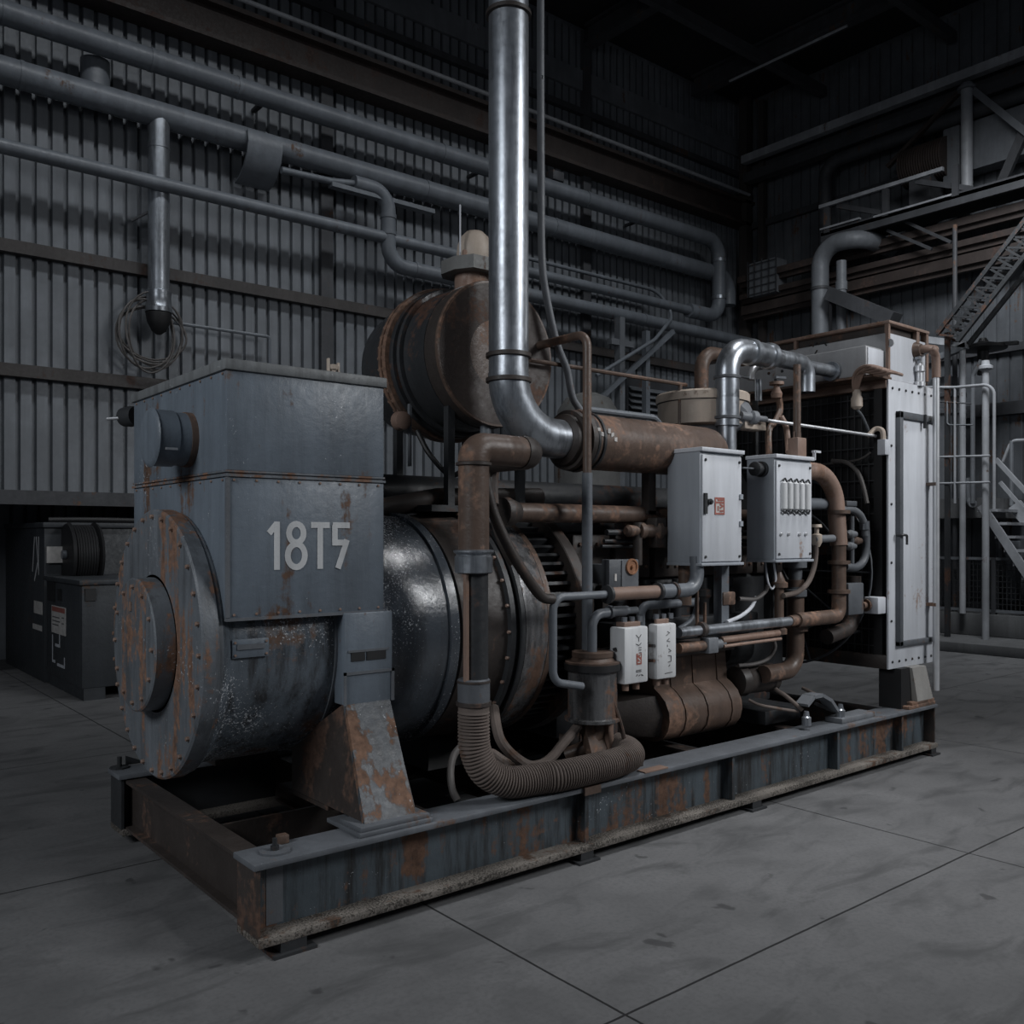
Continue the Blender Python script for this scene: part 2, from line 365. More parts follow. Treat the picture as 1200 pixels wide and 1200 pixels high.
for x in (1, 5, 8.5, 12): MB().box(x-.03, x+.03, PY, WY-.01, 7.17, 7.21).build('wall_bracket', STRUCT, t)
jx = at(650, 205, y=PY).x; MB().box(jx-.12, jx+.12, PY-.1, PY+.1, 7.33, 7.48, .01).build('junction_box', STRUCT, t)
t = thing('branched_pipe', 'grey wall pipe with a vertical branch ending in a black nozzle', 'pipe', (3.653, 10.75, 4.08))
BY = 11.2; z6 = at(300, 167, y=BY).z; xe_ = at(853, 300, y=BY).x
MB().tube(fillet([(-4.5, BY, z6), (xe_, BY, z6), (xe_, BY, z6-.55)], .35, 8), .15, 18).build('pipe_run', PIPE, t)
bx = at(186, 140, y=BY).x
MB().cyl((bx, BY, 4.6), (bx, BY, z6), .125, 22).lathe((bx, BY, z6-.42), (0,0,1), [(0, .126), (.004, .131), (.02, .131), (.024, .126)], 22).build('branch_pipe', STEEL, t)
MB().lathe((bx, BY, 4.29), (0,0,1), [(0, .155), (.05, .155), (.06, .148), (.2, .14), (.22, .146), (.25, .146), (.26, .13), (.36, .126)], 22).build('grille_collar', STEEL, t)
MB().lathe((bx, BY, 4.03), (0,0,1), [(0, .03), (.04, .08), (.15, .135), (.25, .15)], 22).build('nozzle', BLACK, t)
MB().cyl((bx-.28, BY+.12, 5.36), (bx-.08, BY, 5.5), .018, 8).build('strut', STRUCT, t)
for x in (1.2, 2.2, 5.0, 7.5, 10.0): MB().cyl((x-.02, BY, z6), (x+.02, BY, z6), .157, 20).build('joint_band', PIPE, t)
# curved hanger strap
BY -= .02; hx0 = at(284, 210, y=BY).x; hx1 = at(324, 210, y=BY).x; arc = []
m = MB(); pts = [(BY-.17, z6+.05), (BY-.19, z6-.1), (BY-.14, z6-.25), (BY-.04, z6-.38), (BY+.1, z6-.47), (BY+.25, z6-.5)]
out = [V(hx0, a, b) for a, b in pts] + [V(hx0, a+.02, b+.025) for a, b in reversed(pts)]
m.prism(out, (hx1-hx0, 0, 0)).build('hanger_strap', PIPE, t)
t = thing('offset_pipe', 'grey wall pipe making an S-bend above the big rusty drum, then running to the corner', 'pipe', (6.8, PY, 5.4))
dx = at(455, 270, y=PY).x
MB().tube(fillet([(dx-.55, PY, 6.42), (dx, PY, 6.42), (dx, PY, 5.42), (15.1, PY, 5.42)], .27, 8), .105, 18).build('pipe_run', PIPE, t)
MB().tube([(dx-1.6, PY, 6.33), (dx-.9, PY, 6.36), (dx-.5, PY, 6.42)], .045, 12).build('feeder_pipe', PIPE, t)
MB().box(dx-.9, dx+.75, PY-.06, PY+.06, 6.28, 6.34).build('support_rail', PIPE, t)
for z in (6.08, 5.85): MB().cyl((dx, PY, z-.03), (dx, PY, z+.03), .114, 20).build('joint_band', PIPE, t)
for x in (dx+.45, 9.0, 12.0): MB().cyl((x-.025, PY, 5.42), (x+.025, PY, 5.42), .113, 20).build('joint_band', PIPE, t)
m = MB(); p0 = at(650, 300, y=PY); m.tube(fillet([(8.2, 11.2, 6.05), (12.55, 11.2, 6.05), (12.75, 11.0, 5.6), (11.9, 10.7, 5.0), (10.4, 10.6, 4.2)], .35, 7), .032, 10)
tag(m.build('bent_conduit', PIPE), 'thin grey conduit that hooks down in front of the lower wall pipes', 'conduit')
tag(MB().tube([(-4.5, 11.1, 8.36), (15.1, 11.1, 8.36)], .032, 10).build('wall_conduit', RAIL), 'pale straight conduit lying along the brown girder high on the wall', 'conduit')
p = at(248, 3, y=11.05); tag(MB().tube(smoothpath([(p.x-.9, 11.05, 8.75), (p.x-.5, 11.0, 8.5), (p.x, 11.0, 8.4), (p.x+.5, 11.05, 8.4)]), .022, 8).build('sagging_cable', STRUCT), 'sagging cable beside the high conduit at the top left', 'cable')
m = MB(); cc = at(178, 385, y=11.2); rnd = random.Random(3)
for k in range(7):
    rx, rz = .27+.05*rnd.random()+.02*k, .42+.1*rnd.random()-.02*k; ox, oz = (rnd.random()-.5)*.12, -.08*rnd.random()
    m.tube([(cc.x+ox+rx*math.cos(a), 11.2+.04*math.sin(3*a+k)+.02*k, cc.z+oz+rz*math.sin(a)) for a in [2*PI*i/30 for i in range(31)]], .012, 6)
tag(m.build('cable_coil', CABLE), 'coil of black cable hanging on the wall behind the nozzle', 'cable')
p = at(195, 377, y=11.3); q = at(316, 393, y=11.3)
m = MB().tube(fillet([(p.x, 11.3, p.z), (q.x, 11.3, p.z), (q.x, 11.3, 0)], .04, 4), .022, 8)
tag(m.build('drop_conduit', PIPE), 'thin conduit running right from the nozzle and down behind the alternator', 'conduit')

# ================================================================== CABINETS AT LEFT
def sqg(o, eu, ev, rows): pass
x0, y0 = 2.427, 9.616; zt = at(96, 680, x=x0).z
t = thing('switchgear_cabinet', 'low dark cabinet with red and white warning label, nearest the corner of the alternator', 'cabinet', (3.1, 10.3, 0))
MB().box(x0, 3.75, y0, 11.05, .12, zt-.05, .01).build('body', CAB, t)
MB().box(x0-.03, 3.79, y0-.03, 11.08, zt-.05, zt, .01).build('lid', CAB, t)
MB().box(x0+.02, x0+.22, y0+.01, 11.0, 0, .12).box(x0+.75, 3.75, y0+.01, 11.0, 0, .12).build('plinth', CAB, t)
for (u, v, w, h) in ((60, 692, .3, .22), (70, 697, .14, .12)):
    p = at(u, v, x=x0-.005); MB().box(x0-.012, x0-.002, p.y-w/2, p.y+w/2, p.z-h/2, p.z+h/2).build('recess_cover', BLACK, t)
p = at(106, 697, y=y0-.005); MB().box(p.x-.05, p.x+.05, y0-.015, y0-.001, p.z-.06, p.z+.06).build('lift_slot', BLACK, t)
p = at(69, 724, x=x0); s = MB().box(x0-.006, x0-.0005, p.y-.29, p.y+.29, p.z-.17, p.z+.12).build('warning_label', PAPER, t)
MB().box(x0-.008, x0-.0055, p.y-.27, p.y+.27, p.z+.06, p.z+.11).build('red_heading', RED, s)
strokes('small_print', INK, s, (x0-.006, p.y+.25, p.z), (0,-1,0), (0,0,1), [[(.0,0),(.3,0)],[(0,-.04),(.32,-.04)],[(0,-.08),(.26,-.08)],[(.4,.01),(.48,.01)],[(.4,-.05),(.48,-.05)]], .012, .001, (-1,0,0))
p = at(70, 764, x=x0); strokes('painted_mark', PANEL, t, (x0-.001, p.y+.3, p.z-.14), (0,-1,0), (0,0,1), [[(0,.3),(0,.02),(.12,.02)],[(.2,.0),(.5,.0),(.5,.1)],[(.12,.2),(.3,.2),(.3,.33)]], .03, .002, (-1,0,0))
x1, y1 = 2.42, 11.13; zb = at(52, 612, x=x1).z
t = thing('tall_cabinet', 'tall black cabinet standing in the recess behind the low one', 'cabinet', (3.3, 12.1, 0))
MB().box(x1, 4.4, y1, 13.2, .0, zb-.06, .01).build('body', CAB, t)
MB().box(x1-.02, 4.42, y1-.04, 13.2, zb-.06, zb, .01).build('lid', CAB, t)
for (u, v, a, b, mt) in ((43, 660, .16, .12, PANEL), (45, 712, .2, .14, PANEL), (44, 735, .22, .06, PANEL)):
    p = at(u, v, x=x1)
    if mt is PANEL and v == 660: strokes('painted_mark', STENCIL, t, (x1-.001, p.y+.2, p.z-.2), (0,-1,0), (0,0,1), [[(0,.1),(.1,.5)],[(.18,.5),(.3,.1),(.3,.5)],[(.1,0),(.25,.2)]], .03, .002, (-1,0,0))
    else: MB().box(x1-.005, x1-.001, p.y-a, p.y+a, p.z-b/2, p.z+b/2).build('label', PAPER, t)
p = at(70, 650, y=y1-.05); MB().box(p.x-.13, p.x+.13, y1-.056, y1-.001, p.z-.09, p.z+.09).build('white_label', PAPER, t)
c0 = at(96, 650, y=y1-.22); t = thing('hose_reel', 'small black reel wound with cable, hanging on the tall black cabinet', 'reel', (c0.x, y1-.15, c0.z))
MB().lathe((c0.x-.16, y1-.2, c0.z), (1,0,0), [(0, .34), (.03, .36), (.05, .3), (.27, .3), (.29, .36), (.32, .34)], 28).build('drum', BLACK, t)
MB().lathe((c0.x-.2, y1-.2, c0.z), (1,0,0), [(0, .05), (.4, .05)], 12).build('axle', PIPE, t)
m = MB()
for k in range(8): m.tube([(c0.x-.1+k*.027, y1-.2+.32*math.cos(a), c0.z+.32*math.sin(a)) for a in [2*PI*i/24 for i in range(25)]], .013, 6)
m.build('wound_cable', BLACK, t)
tag(MB().tube(smoothpath([(2.5, 11.3, zb+.03), (3.0, 11.25, zb+.035), (3.6, 11.25, zb+.03), (4.3, 11.3, zb+.03)]), .03, 8).build('slack_cable', BLACK), 'black cable lying along the top of the tall black cabinet', 'cable')
# ================================================================== RIGHT END OF THE HALL
RX = 14.75
def yz(u, v, x=RX): p = at(u, v, x=x); return p.y, p.z
y0, z0 = yz(872, 187, 15.0)
t = thing('gantry_beam', 'long pale beam across the upper right wall with a capped pipe hanging from it', 'beam', (15.0, 6.5, 7.2))
MB().box(14.93, 15.08, 0, 11.17, z0-.09, z0+.06).build('beam_rail', RAIL, t)
MB().box(14.9, 15.1, 0, 11.1, z0-.5, z0-.32).build('lower_beam', STRUCT, t)
hy, hz = yz(1133, 104, 14.8); _, hb = yz(1133, 230, 14.8)
MB().cyl((14.8, hy, hb), (14.8, hy, hz), .088, 20).build('hanging_pipe', RAIL, t)
MB().lathe((14.8, hy, hz-.02), (0,0,1), [(0, .14), (.04, .14), (.06, .1), (.1, .09)], 20).build('end_flange', STRUCL, t)
p = yz(1040, 196, 14.85); q = yz(1126, 106, 14.85); MB().bar((14.85, *p), (14.85, *q), .08, .06).build('brace', BROWNB, t)
p = yz(1141, 106, 14.85); q = yz(1215, 165, 14.85); MB().bar((14.85, *p), (14.85, *q), .08, .1).build('brace', STRUCL, t)
p = yz(1215, 120, 14.9); q = yz(1165, 235, 14.9); MB().bar((14.9, *p), (14.9, *q), .08, .14).build('brace', STRUCT, t)
# walkway
ya, za = yz(975, 280); yb = 0.5; zr = yz(975, 248)[1]
t = thing('catwalk', 'dark steel catwalk with a single handrail high on the right wall', 'walkway', (RX, 6, za-.1))
MB().box(14.4, 15.25, yb, ya, za-.03, za+.03).box(14.4, 14.46, yb, ya, za-.14, za+.06).build('deck', STRUCT, t)
MB().box(14.36, 14.42, yz(1118, 208)[0], ya+.02, zr-.03, zr+.03).build('handrail', RAIL, t)
MB().box(14.36, 14.42, ya-.75, ya, za+.07, za+.10).box(14.36, 14.42, ya-2.3, ya-1.0, za+.02, za+.05).build('kick_rail', RAIL, t)
for dy in (.12, 1.2, 2.35, 3.6): MB().box(14.37, 14.43, ya-dy-.05, ya-dy+.05, za, zr).build('post', STRUCT, t)
for dy in (.3, 1.7): MB().bar((14.45, ya-dy, zr-.05), (14.45, ya-dy-.9, za+.05), .08, .08).build('brace', STRUCT, t)
for u0, v0, u1, v1 in ((1055, 257, 1115, 284), (1040, 270, 1092, 292)):
    p = yz(u0, v0, 14.6); q = yz(u1, v1, 14.6); MB().bar((14.6, *p), (14.6, *q), .05, .05).build('knee_brace', STRUCT, t)
# air unit
ua, ub = yz(1126, 150, 14.98); _, uc = yz(1126, 203, 14.98)
t = thing('air_unit', 'plain grey rectangular air unit on the catwalk at the upper right', 'machine', (15.1, 4.5, uc))
MB().box(14.98, 15.3, 2.5, ua, uc, ub+.05, .02).build('casing', STRUCL, t)
MB().box(14.94, 15.3, ua, ua+.28, uc-.14, ub+.06, .03).build('end_cover', STRUCL, t)
MB().box(15.0, 15.2, ua-.1, ua+.1, za+.03, uc-.1).build('support_foot', STRUCT, t)
la, lb = yz(1050, 170, 14.7); lc, ld = yz(1103, 205, 14.7)
t = thing('ribbed_drum', 'dark ribbed brown drum lying beside the grey air unit', 'drum', (14.95, (la+lc)/2, ld))
m = MB(); prof = []
n = 18; L = la-lc-.02
for k in range(n): prof += [(L*k/n, .33), (L*(k+.5)/n, .33), (L*(k+.5)/n+.005, .30), (L*(k+1)/n-.005, .30)]
m.lathe((15.0, lc+.02, ld+.38), (0,1,0), prof, 28).build('shell', BROWNB, t)
MB().box(14.75, 15.2, lc+.2, la-.2, za+.06, ld+.12).build('cradle', STRUCT, t)
# vertical duct and bent pipe
dy, dz = yz(958, 188); _, dz1 = yz(958, 400)
t = thing('dark_duct', 'dark vertical duct that bends along the wall under the pale gantry beam', 'duct', (15.0, dy, 4.6))
MB().tube(fillet([(15.0, dy, 4.7), (15.0, dy, dz), (15.0, 1, dz)], .3, 8), .12, 18).build('duct_run', STRUCT, t)
py, pz = yz(961, 290, 14.3); _, pz1 = yz(961, 420, 14.3)
t = thing('bent_vent_pipe', 'thick grey vent pipe with a bend at its top, rising behind the header tank', 'pipe', (14.3, py, 0))
MB().tube(fillet([(14.3, py, .47), (14.3, py, pz), (14.3, py-.75, pz), (15.3, py-.75, pz)], .36, 8), .15, 20).build('pipe_run', STRUCL, t)
MB().cyl((14.3, py, pz-.75), (14.3, py, pz-.7), .165, 20).build('joint_band', STRUCT, t)
py2, pz2 = yz(986, 306, 14.3)
t = thing('slim_vent_pipe', 'slimmer grey pipe standing just right of the bent vent pipe', 'pipe', (14.3, py2, .47))
MB().cyl((14.3, py2, .47), (14.3, py2, pz2), .085, 18).build('pipe_run', STRUCL, t)
MB().cyl((14.3, py2, pz2-.5), (14.3, py2, pz2-.35), .1, 18).build('coupling', STRUCL, t)
# brown crane beams
for k, (v0, nm) in enumerate(((330, 'uppermost of the three brown beams below the catwalk'), (350, 'middle of the three brown beams below the catwalk'), (363, 'lowest of the three brown beams below the catwalk, deepest'))):
    zz = yz(866, v0, 14.9)[1]; h = (.09, .07, .14)[k]
    tag(MB().box(14.72+.06*k, 14.98, 1.0, 11.1, zz-h, zz+.03).box(14.8+.06*k, 14.9+.06*k, 1.0, 11.1, zz-h-.08, zz-h).build('crane_beam', BROWNB), nm, 'beam', 'brown crane beams below the catwalk')
py3, pz3 = yz(900, 345, 14.85)
t = thing('wire_crate', 'pale stacked wire crate on the brown beams near the dark corner', 'crate', (14.85, py3, pz3))
MB().box(14.7, 15.05, py3-.28, py3+.32, pz3-.02, pz3+.62).build('load', STRUCL, t)
m = MB()
for k in range(5): m.bar((14.68, py3-.3, pz3+.02+.14*k), (14.68, py3+.34, pz3+.02+.14*k), .015, .015)
for k in range(5): m.bar((14.68, py3-.3+.16*k, pz3-.02), (14.68, py3-.3+.16*k, pz3+.66), .015, .015)
m.build('wire_cage', STRUCT, t)
p = yz(985, 348, 14.5); q = yz(1060, 378, 14.5)
tag(MB().bar((14.2, *p), (14.2, *q), .3, .22).build('sloping_chute', STRUCT), 'dark sloping chute behind the top of the radiator header', 'chute')
# lattice boom
A0 = V(13.4, *yz(1098, 392, 13.4)); A1 = V(13.4, *yz(1330, 92, 13.4)); off = V(0, *(V(yz(1122, 400, 13.4)[0], yz(1122, 400, 13.4)[1], 0)-V(A0.y, A0.z, 0)).xy)
t = thing('lattice_boom', 'dark lattice boom slanting up to the right over the stairs', 'boom', A0)
for o in (V(0,0,0), off):
    for dx_ in (0, .35): MB().bar(A0+o+V(dx_,0,0), A1+o+V(dx_,0,0), .06, .06).build('chord', DARK, t)
MB().box(13.5, 13.57, A0.y-.12, A0.y-.06, .14, A0.z+.03).build('boom_pedestal', DARK, t)
m = MB(); n = 24
for k in range(n):
    a = A0.lerp(A1, k/n); b = A0.lerp(A1, (k+.5)/n)+off; c = A0.lerp(A1, (k+1)/n)
    m.bar(a, b, .03, .03); m.bar(b, c, .03, .03); m.bar(a+V(.35,0,0), a+off, .03, .03)
m.build('lacing', DARK, t)
py4, pz4 = yz(1119, 365, 14.2); tag(MB().cyl((14.2, py4, .47), (14.2, py4, 6.4), .035, 10).build('slender_post', STRUCT), 'slender dark post passing beside the lattice boom', 'post')
# frame, vessel, pipes
fx = 13.9
def P3(u, v, x=fx): p = at(u, v, x=x); return V(x, p.y, p.z)
t = thing('pipe_frame', 'grey pipe frame with a slanting strut right of the radiator', 'frame', P3(1128, 705))
a = P3(1128, 408); MB().cyl((fx, a.y, .47), a, .045, 14).build('upright', RAIL, t)
MB().bar(P3(1085, 398), P3(1133, 404), .1, .1).build('top_bar', RAIL, t)
MB().bar(P3(1096, 421), P3(1133, 405), .1, .09).build('strut', STRUCL, t)
b = P3(1108, 440, 14.4); c_ = P3(1108, 585, 14.4)
t = thing('small_vessel', 'round grey vessel with bands, half hidden behind the radiator edge', 'vessel', (14.4, b.y, .47))
MB().lathe((14.4, b.y, 2.1), (0,0,1), [(0,.15),(.06,.26),(1.4,.26),(1.42,.3),(1.48,.3),(1.5,.26),(1.66,.26),(1.68,.3),(1.74,.3),(1.76,.27),(b.z-2.1-.2,.27),(b.z-2.1-.05,.2),(b.z-2.1,.03)], 26).build('shell', STRUCL, t)
for dy in (-.2, .2): MB().cyl((14.4, b.y+dy, .47), (14.4, b.y+dy, 2.2), .03, 10).build('leg', STRUCT, t)
t = thing('gooseneck_pipe', 'thin grey pipe with an angled neck between the frame and the capped post', 'pipe', P3(1140, 590))
a = P3(1140, 440); b = P3(1140, 590)
MB().tube(fillet([(fx, a.y, b.z), (fx, a.y, a.z), P3(1150, 422)], .12, 6), .033, 12).build('pipe_run', STRUCL, t)
MB().tube(fillet([P3(1128, 560)+V(.15,0,0), (fx+.15, a.y+.1, b.z), (fx+.0, a.y, b.z)], .1, 6), .06, 12).build('lower_bend', STRUCL, t)
a = P3(1155, 430, 13.6); tag(MB().cyl((13.6, a.y, .14), (13.6, a.y, a.z), .048, 16).lathe((13.6, a.y, a.z-.05), (0,0,1), [(0,.05),(.02,.1),(.06,.1),(.08,.06),(.14,.05)], 16).build('capped_post', RAIL), 'tall grey post with a flanged cap standing before the mesh fence', 'post')
a = P3(1152, 408, 14.3); t = thing('gate_valve', 'black handwheel valve above the capped post', 'valve', a)
MB().lathe(a-V(0,0,.05), (0,0,1), [(0,.05),(.03,.33),(.07,.34),(.14,.08),(.2,.05)], 24).build('wheel', BLACK, t)
MB().cyl(a-V(0,0,.4), a-V(0,0,.05), .08, 12).build('stem', BLACK, t)
MB().bar(a+V(0,-.5,0), a+V(0,.1,.05), .08, .05).build('lever', BLACK, t)
# guard railing with rounded end
t = thing('guard_railing', 'pale tubular railing with a rounded end right of the radiator', 'railing', P3(1165, 600, 13.5))
def Q(u, v): return P3(u, v, 13.5)
MB().tube(fillet([Q(1085, 454), Q(1119, 454), Q(1165, 450), Q(1165, 597)], .16, 7), .022, 10).build('top_rail', RAIL, t)
for v in (535, 566): MB().cyl(Q(1085, v+1), Q(1160, v-1), .016, 8).build('rail', RAIL, t)
MB().cyl(Q(1119, 454), Q(1119, 590), .018, 8).build('upright', RAIL, t)
MB().tube(fillet([Q(1110, 470), Q(1110, 498), Q(1140, 498)], .05, 5), .012, 8).build('hoop', STRUCL, t)
MB().cyl(Q(1085, 470), Q(1138, 473), .01, 8).build('rail', STRUCT, t)
# landing and stairs
t = thing('steel_stair', 'grey open steel stair with handrail at the right edge', 'stairs', P3(1195, 690, 14.0))
sx0, sx1 = 13.9, 14.6
a = yz(1150, 592, sx0); b = yz(1225, 705, sx0); c1 = yz(1166, 586, sx0); d1 = yz(1250, 690, sx0)
for xx in (sx0, ): MB().bar((xx, *a), (xx, *b), .04, .12).build('stringer', RAIL, t)
e0 = yz(1172, 590, sx0+.2); e1 = yz(1245, 680, sx0+.2)
MB().bar((sx1, *e0), (sx1, *e1), .05, .2).build('stringer', RAIL, t)
for k in range(7):
    f = (k+.5)/7; yy = a[0]+(b[0]-a[0])*f; zz = a[1]+(b[1]-a[1])*f
    MB().box(sx0, sx1, yy-.17, yy+.12, zz-.0, zz+.04).build('tread', RAIL, t)
MB().tube(fillet([(sx1, *yz(1165, 540, sx1-.3)), (sx1, *yz(1175, 515, sx1-.3)), (sx1, *yz(1225, 512, sx1-.3))], .1, 5), .025, 8).build('handrail', RAIL, t)
MB().bar((sx0, *yz(1167, 538, sx0)), (sx0, *yz(1235, 612, sx0)), .05, .06).build('handrail', RAIL, t)
MB().bar((sx0, *yz(1172, 565, sx0)), (sx0, *yz(1235, 638, sx0)), .04, .05).build('handrail', RAIL, t)
MB().cyl((sx1, *yz(1175, 515, sx1-.3)), (sx1, *yz(1175, 592, sx1-.3)), .03, 8).build('post', STRUCL, t)
l0 = yz(1085, 585, 14.1); l1 = yz(1152, 583, 14.1)
t = thing('landing', 'grey landing slab at the head of the steel stair', 'landing', (14.6, (l0[0]+l1[0])/2, .47))
MB().box(14.1, 15.25, l1[0]-.1, l0[0]+1.2, l1[1]-.3, l1[1]).build('slab', STEP, t)
for yy in (l1[0], l0[0]+.9): MB().box(14.4, 14.5, yy-.05, yy+.05, .47, l1[1]-.3).build('leg', STRUCT, t)
t = thing('pump_rack', 'dark rack of pumps and pipes in the shade under the landing', 'rack', (14.9, 5.9, .47))
for k in range(4): MB().box(14.95, 15.15, 5.5+.28*k, 5.66+.28*k, .6, 1.55, .02).build('cylinder_casing', STRUCL, t)
MB().box(14.9, 15.2, 5.4, 6.8, .47, .6).build('base', STRUCT, t)
# mesh fence on the step
t = thing('mesh_fence', 'low dark wire mesh fence on the concrete step at the right', 'fence', (14.05, 5.0, .47))
fz = yz(1120, 654, 14.05)[1]
MB().box(14.03, 14.07, 3.6, 7.2, fz-.02, fz+.02).box(14.03, 14.07, 3.6, 7.2, .5, .54).build('frame', STRUCL, t)
m = MB()
for k in range(61): m.bar((14.05, 3.6+.06*k, .5), (14.05, 3.6+.06*k, fz), .008, .008)
for k in range(9): m.bar((14.05, 3.6, .54+(fz-.54)*k/9), (14.05, 7.2, .54+(fz-.54)*k/9), .008, .008)
m.build('wire_mesh', WIRE, t)
for yy in (3.6, 4.8, 6.0, 7.2): MB().box(14.02, 14.08, yy-.03, yy+.03, .47, fz+.02).build('post', STRUCT, t)
# things between the engine and the long wall
def W(u, v, y=10.9): return at(u, v, y=y)
a = W(727, 372); tag(MB().box(a.x-.06, a.x+.06, 10.85, 10.98, 0, a.z).box(a.x-.25, a.x+.3, 10.86, 10.97, W(727, 402).z-.05, W(727, 402).z+.05).build('bracket_post', STRUCL), 'grey post with a short cross arm in front of the corrugated wall', 'post')
a = W(757, 388); tag(MB().box(a.x-.05, a.x+.05, 10.85, 10.95, 0, a.z).build('plain_post', PIPE), 'plain slim grey post right of the post with a cross arm', 'post')
a = W(700, 470, 10.8); b = W(790, 388, 10.8)
tag(MB().bar((a.x, 10.8, a.z), (b.x, 10.82, b.z), .06, .08).build('diagonal_strut', PIPE), 'thin diagonal strut crossing the two slim posts by the wall', 'strut')
a = W(775, 448, 11.0); b = W(808, 478, 11.0)
t = thing('wall_louvre', 'grey slatted louvre on the long wall behind the cream air cleaner', 'louvre', (a.x+.4, 11.35, b.z-.6))
m = MB(); m.box(a.x-.45, a.x+1.6, 11.42, 11.48, b.z-.7, a.z+.1); m.build('frame', STRUCT, t)
for k in range(9): zz = b.z-.6+k*.11; MB().prism([(a.x-.4, 11.42, zz+.06), (a.x-.4, 11.33, zz-.02), (a.x-.4, 11.34, zz-.03), (a.x-.4, 11.43, zz+.05)], (1.95,0,0)).build('slat', STRUCL, t)
a = W(718, 456, 9.0); ra = (W(748, 480, 9.0).x-W(690, 480, 9.0).x)/2*.95
t = thing('storage_tank', 'dull streaked round-shouldered tank seen over the brown exhaust pipe', 'tank', (a.x, 9.5, 0))
MB().lathe((a.x, 9.5, .0), (0,0,1), [(0, ra*.9), (.05, ra), (a.z-.45, ra), (a.z-.25, ra*.93), (a.z-.08, ra*.7), (a.z, ra*.3), (a.z+.005, 0)], 40).build('shell', TANKM, t)
# ================================================================== SKID
AX, AZ = 4.27, 1.12                    # shaft line of the set
FY0, FY1 = 3.289, 3.49; RY0, RY1 = 4.976, 5.175; SX0, SX1 = 1.45, 6.74; ZT = .366
t = thing('skid_frame', 'rusty blue-grey steel skid of two long beams carrying the generator set', 'skid', (4.1, 4.23, 0))
def beam(y0, y1, wy, wm, em):
    b = MB().box(SX0+.012, SX1, wy-.008, wy+.008, .08, ZT-.02).build('beam_web', wm, t)
    MB().box(SX0-.015, SX1+.02, y0, y1, ZT-.024, ZT, .003).build('top_flange', SKIDTOP, t)
    MB().box(SX0, SX1, y0-.012, y1, .05, .082, .003).build('bottom_flange', TREAD, t)
    MB().box(SX0, SX0+.014, y0+.01, y1-.005, .08, ZT-.024).build('end_plate', em, t)
    MB().box(SX1-.014, SX1, y0+.01, y1-.005, .08, ZT-.024).build('end_plate', RUSTD, t)
beam(FY0, FY1, 3.385, SKID, RUSTD); beam(RY0, RY1, 5.08, DARK, DARK)
for u in (690, 862, 985, 1060):
    x = at(u, 960, y=3.3).x
    MB().box(x-.012, x+.012, FY0+.025, 3.385, .082, ZT-.024).build('stiffener', SKID, t)
x = at(332, 1050, y=3.33).x; MB().box(x-.05, x+.02, 3.375, 3.383, .09, ZT-.03).build('splice_plate', SKIDTOP, t)
x = at(693, 925, y=3.28).x; MB().prism([(x-.05, 3.272, ZT-.035), (x-.05, 3.272, ZT+.004), (x-.05, 3.36, ZT+.008), (x-.05, 3.36, ZT-.0), (x-.05, 3.285, ZT-.005), (x-.05, 3.285, ZT-.035)], (.11,0,0)).build('clip', RUST, t)
for i, x in enumerate((1.52, 2.35, 3.3, 4.3, 5.3, 6.4)):
    mt = RUSTD
    b = MB().box(x-.008, x+.008, FY1-.1, RY0+.1, .08, .32).box(x-.05, x+.05, FY1, RY0, .32, .336).box(x-.05, x+.05, FY1, RY0, .08, .095).build('cross_beam', mt, t)
MB().box(1.56, 2.35, 4.05, 4.07, .1, .3).build('inner_plate', RUSTD, t)
for u, w in ((346, .09), (690, .07), (889, .07), (1096, .06)):
    x = at(u, 1000, y=3.27).x
    f = MB().box(x-w, x+w, 3.26, 3.46, 0, .012).box(x-w*.6, x+w*.6, 3.28, 3.44, .012, .052).build('foot_pad', DARK, t)
for x in (1.75, 3.9, 6.6): MB().box(x-.08, x+.08, 5.0, 5.16, 0, .052).build('foot_pad', DARK, t)
p = at(322, 998, z=ZT)
MB().cyl((p.x, p.y, ZT), (p.x, p.y, ZT+.008), .06, 26).build('lifting_washer', SKIDTOP, t)
MB().lathe((p.x, p.y, ZT+.008), (0,0,1), [(0,.018),(.015,.018),(.015,.01),(.045,.01)], 8).build('stud', DARK, t)
p = at(330, 988, z=ZT); MB().box(p.x-.018, p.x+.025, p.y-.02, p.y+.02, ZT, ZT+.035, .004).build('nut', RUST, t)
p = at(140, 900, z=ZT); MB().lathe((p.x, p.y, ZT), (0,0,1), [(0,.05),(.008,.05),(.008,.012),(.06,.012)], 10).build('stud', DARK, t)
p2 = at(152, 896, z=ZT); MB().prism([(p2.x-.02, p2.y, ZT), (p2.x+.09, p2.y, ZT), (p2.x-.02, p2.y, ZT+.05)], (0,.012,0)).build('gusset', DARK, t)
p = at(765, 902, z=ZT); MB().box(p.x-.09, p.x+.09, p.y-.03, p.y+.03, ZT, ZT+.006).build('weld_pad', RUSTL, t)

# ================================================================== ALTERNATOR
t = thing('alternator', 'blue-grey worn alternator with stencilled terminal box at the left end of the skid', 'alternator', (1.9, AX, ZT))
MB().lathe((1.465, AX, AZ), (1,0,0), [(0,.6),(.012,.598),(.05,.566),(.07,.56),(.62,.56),(.66,.57),(.72,.59),(.8,.6)], 72).build('body', BODY, t)
m = MB().lathe((2.245, AX, AZ), (1,0,0), [(0,.595),(.02,.604),(.2,.604),(.33,.6),(.36,.6),(.36,.615),(.41,.615),(.42,.6),(.42,.50)], 72)
m.build('drive_end_bell', DISH, t)
fl = MB().lathe((1.38, AX, AZ), (1,0,0), [(0,.598),(.008,.608),(.07,.608),(.075,.6),(.09,.6)], 80).build('end_flange', FLANGE, t)
bolts('flange_bolt', RUSTL, fl, ring_pts((1.38, AX, AZ), (-1,0,0), .575, 28), (-1,0,0), .011, .014)
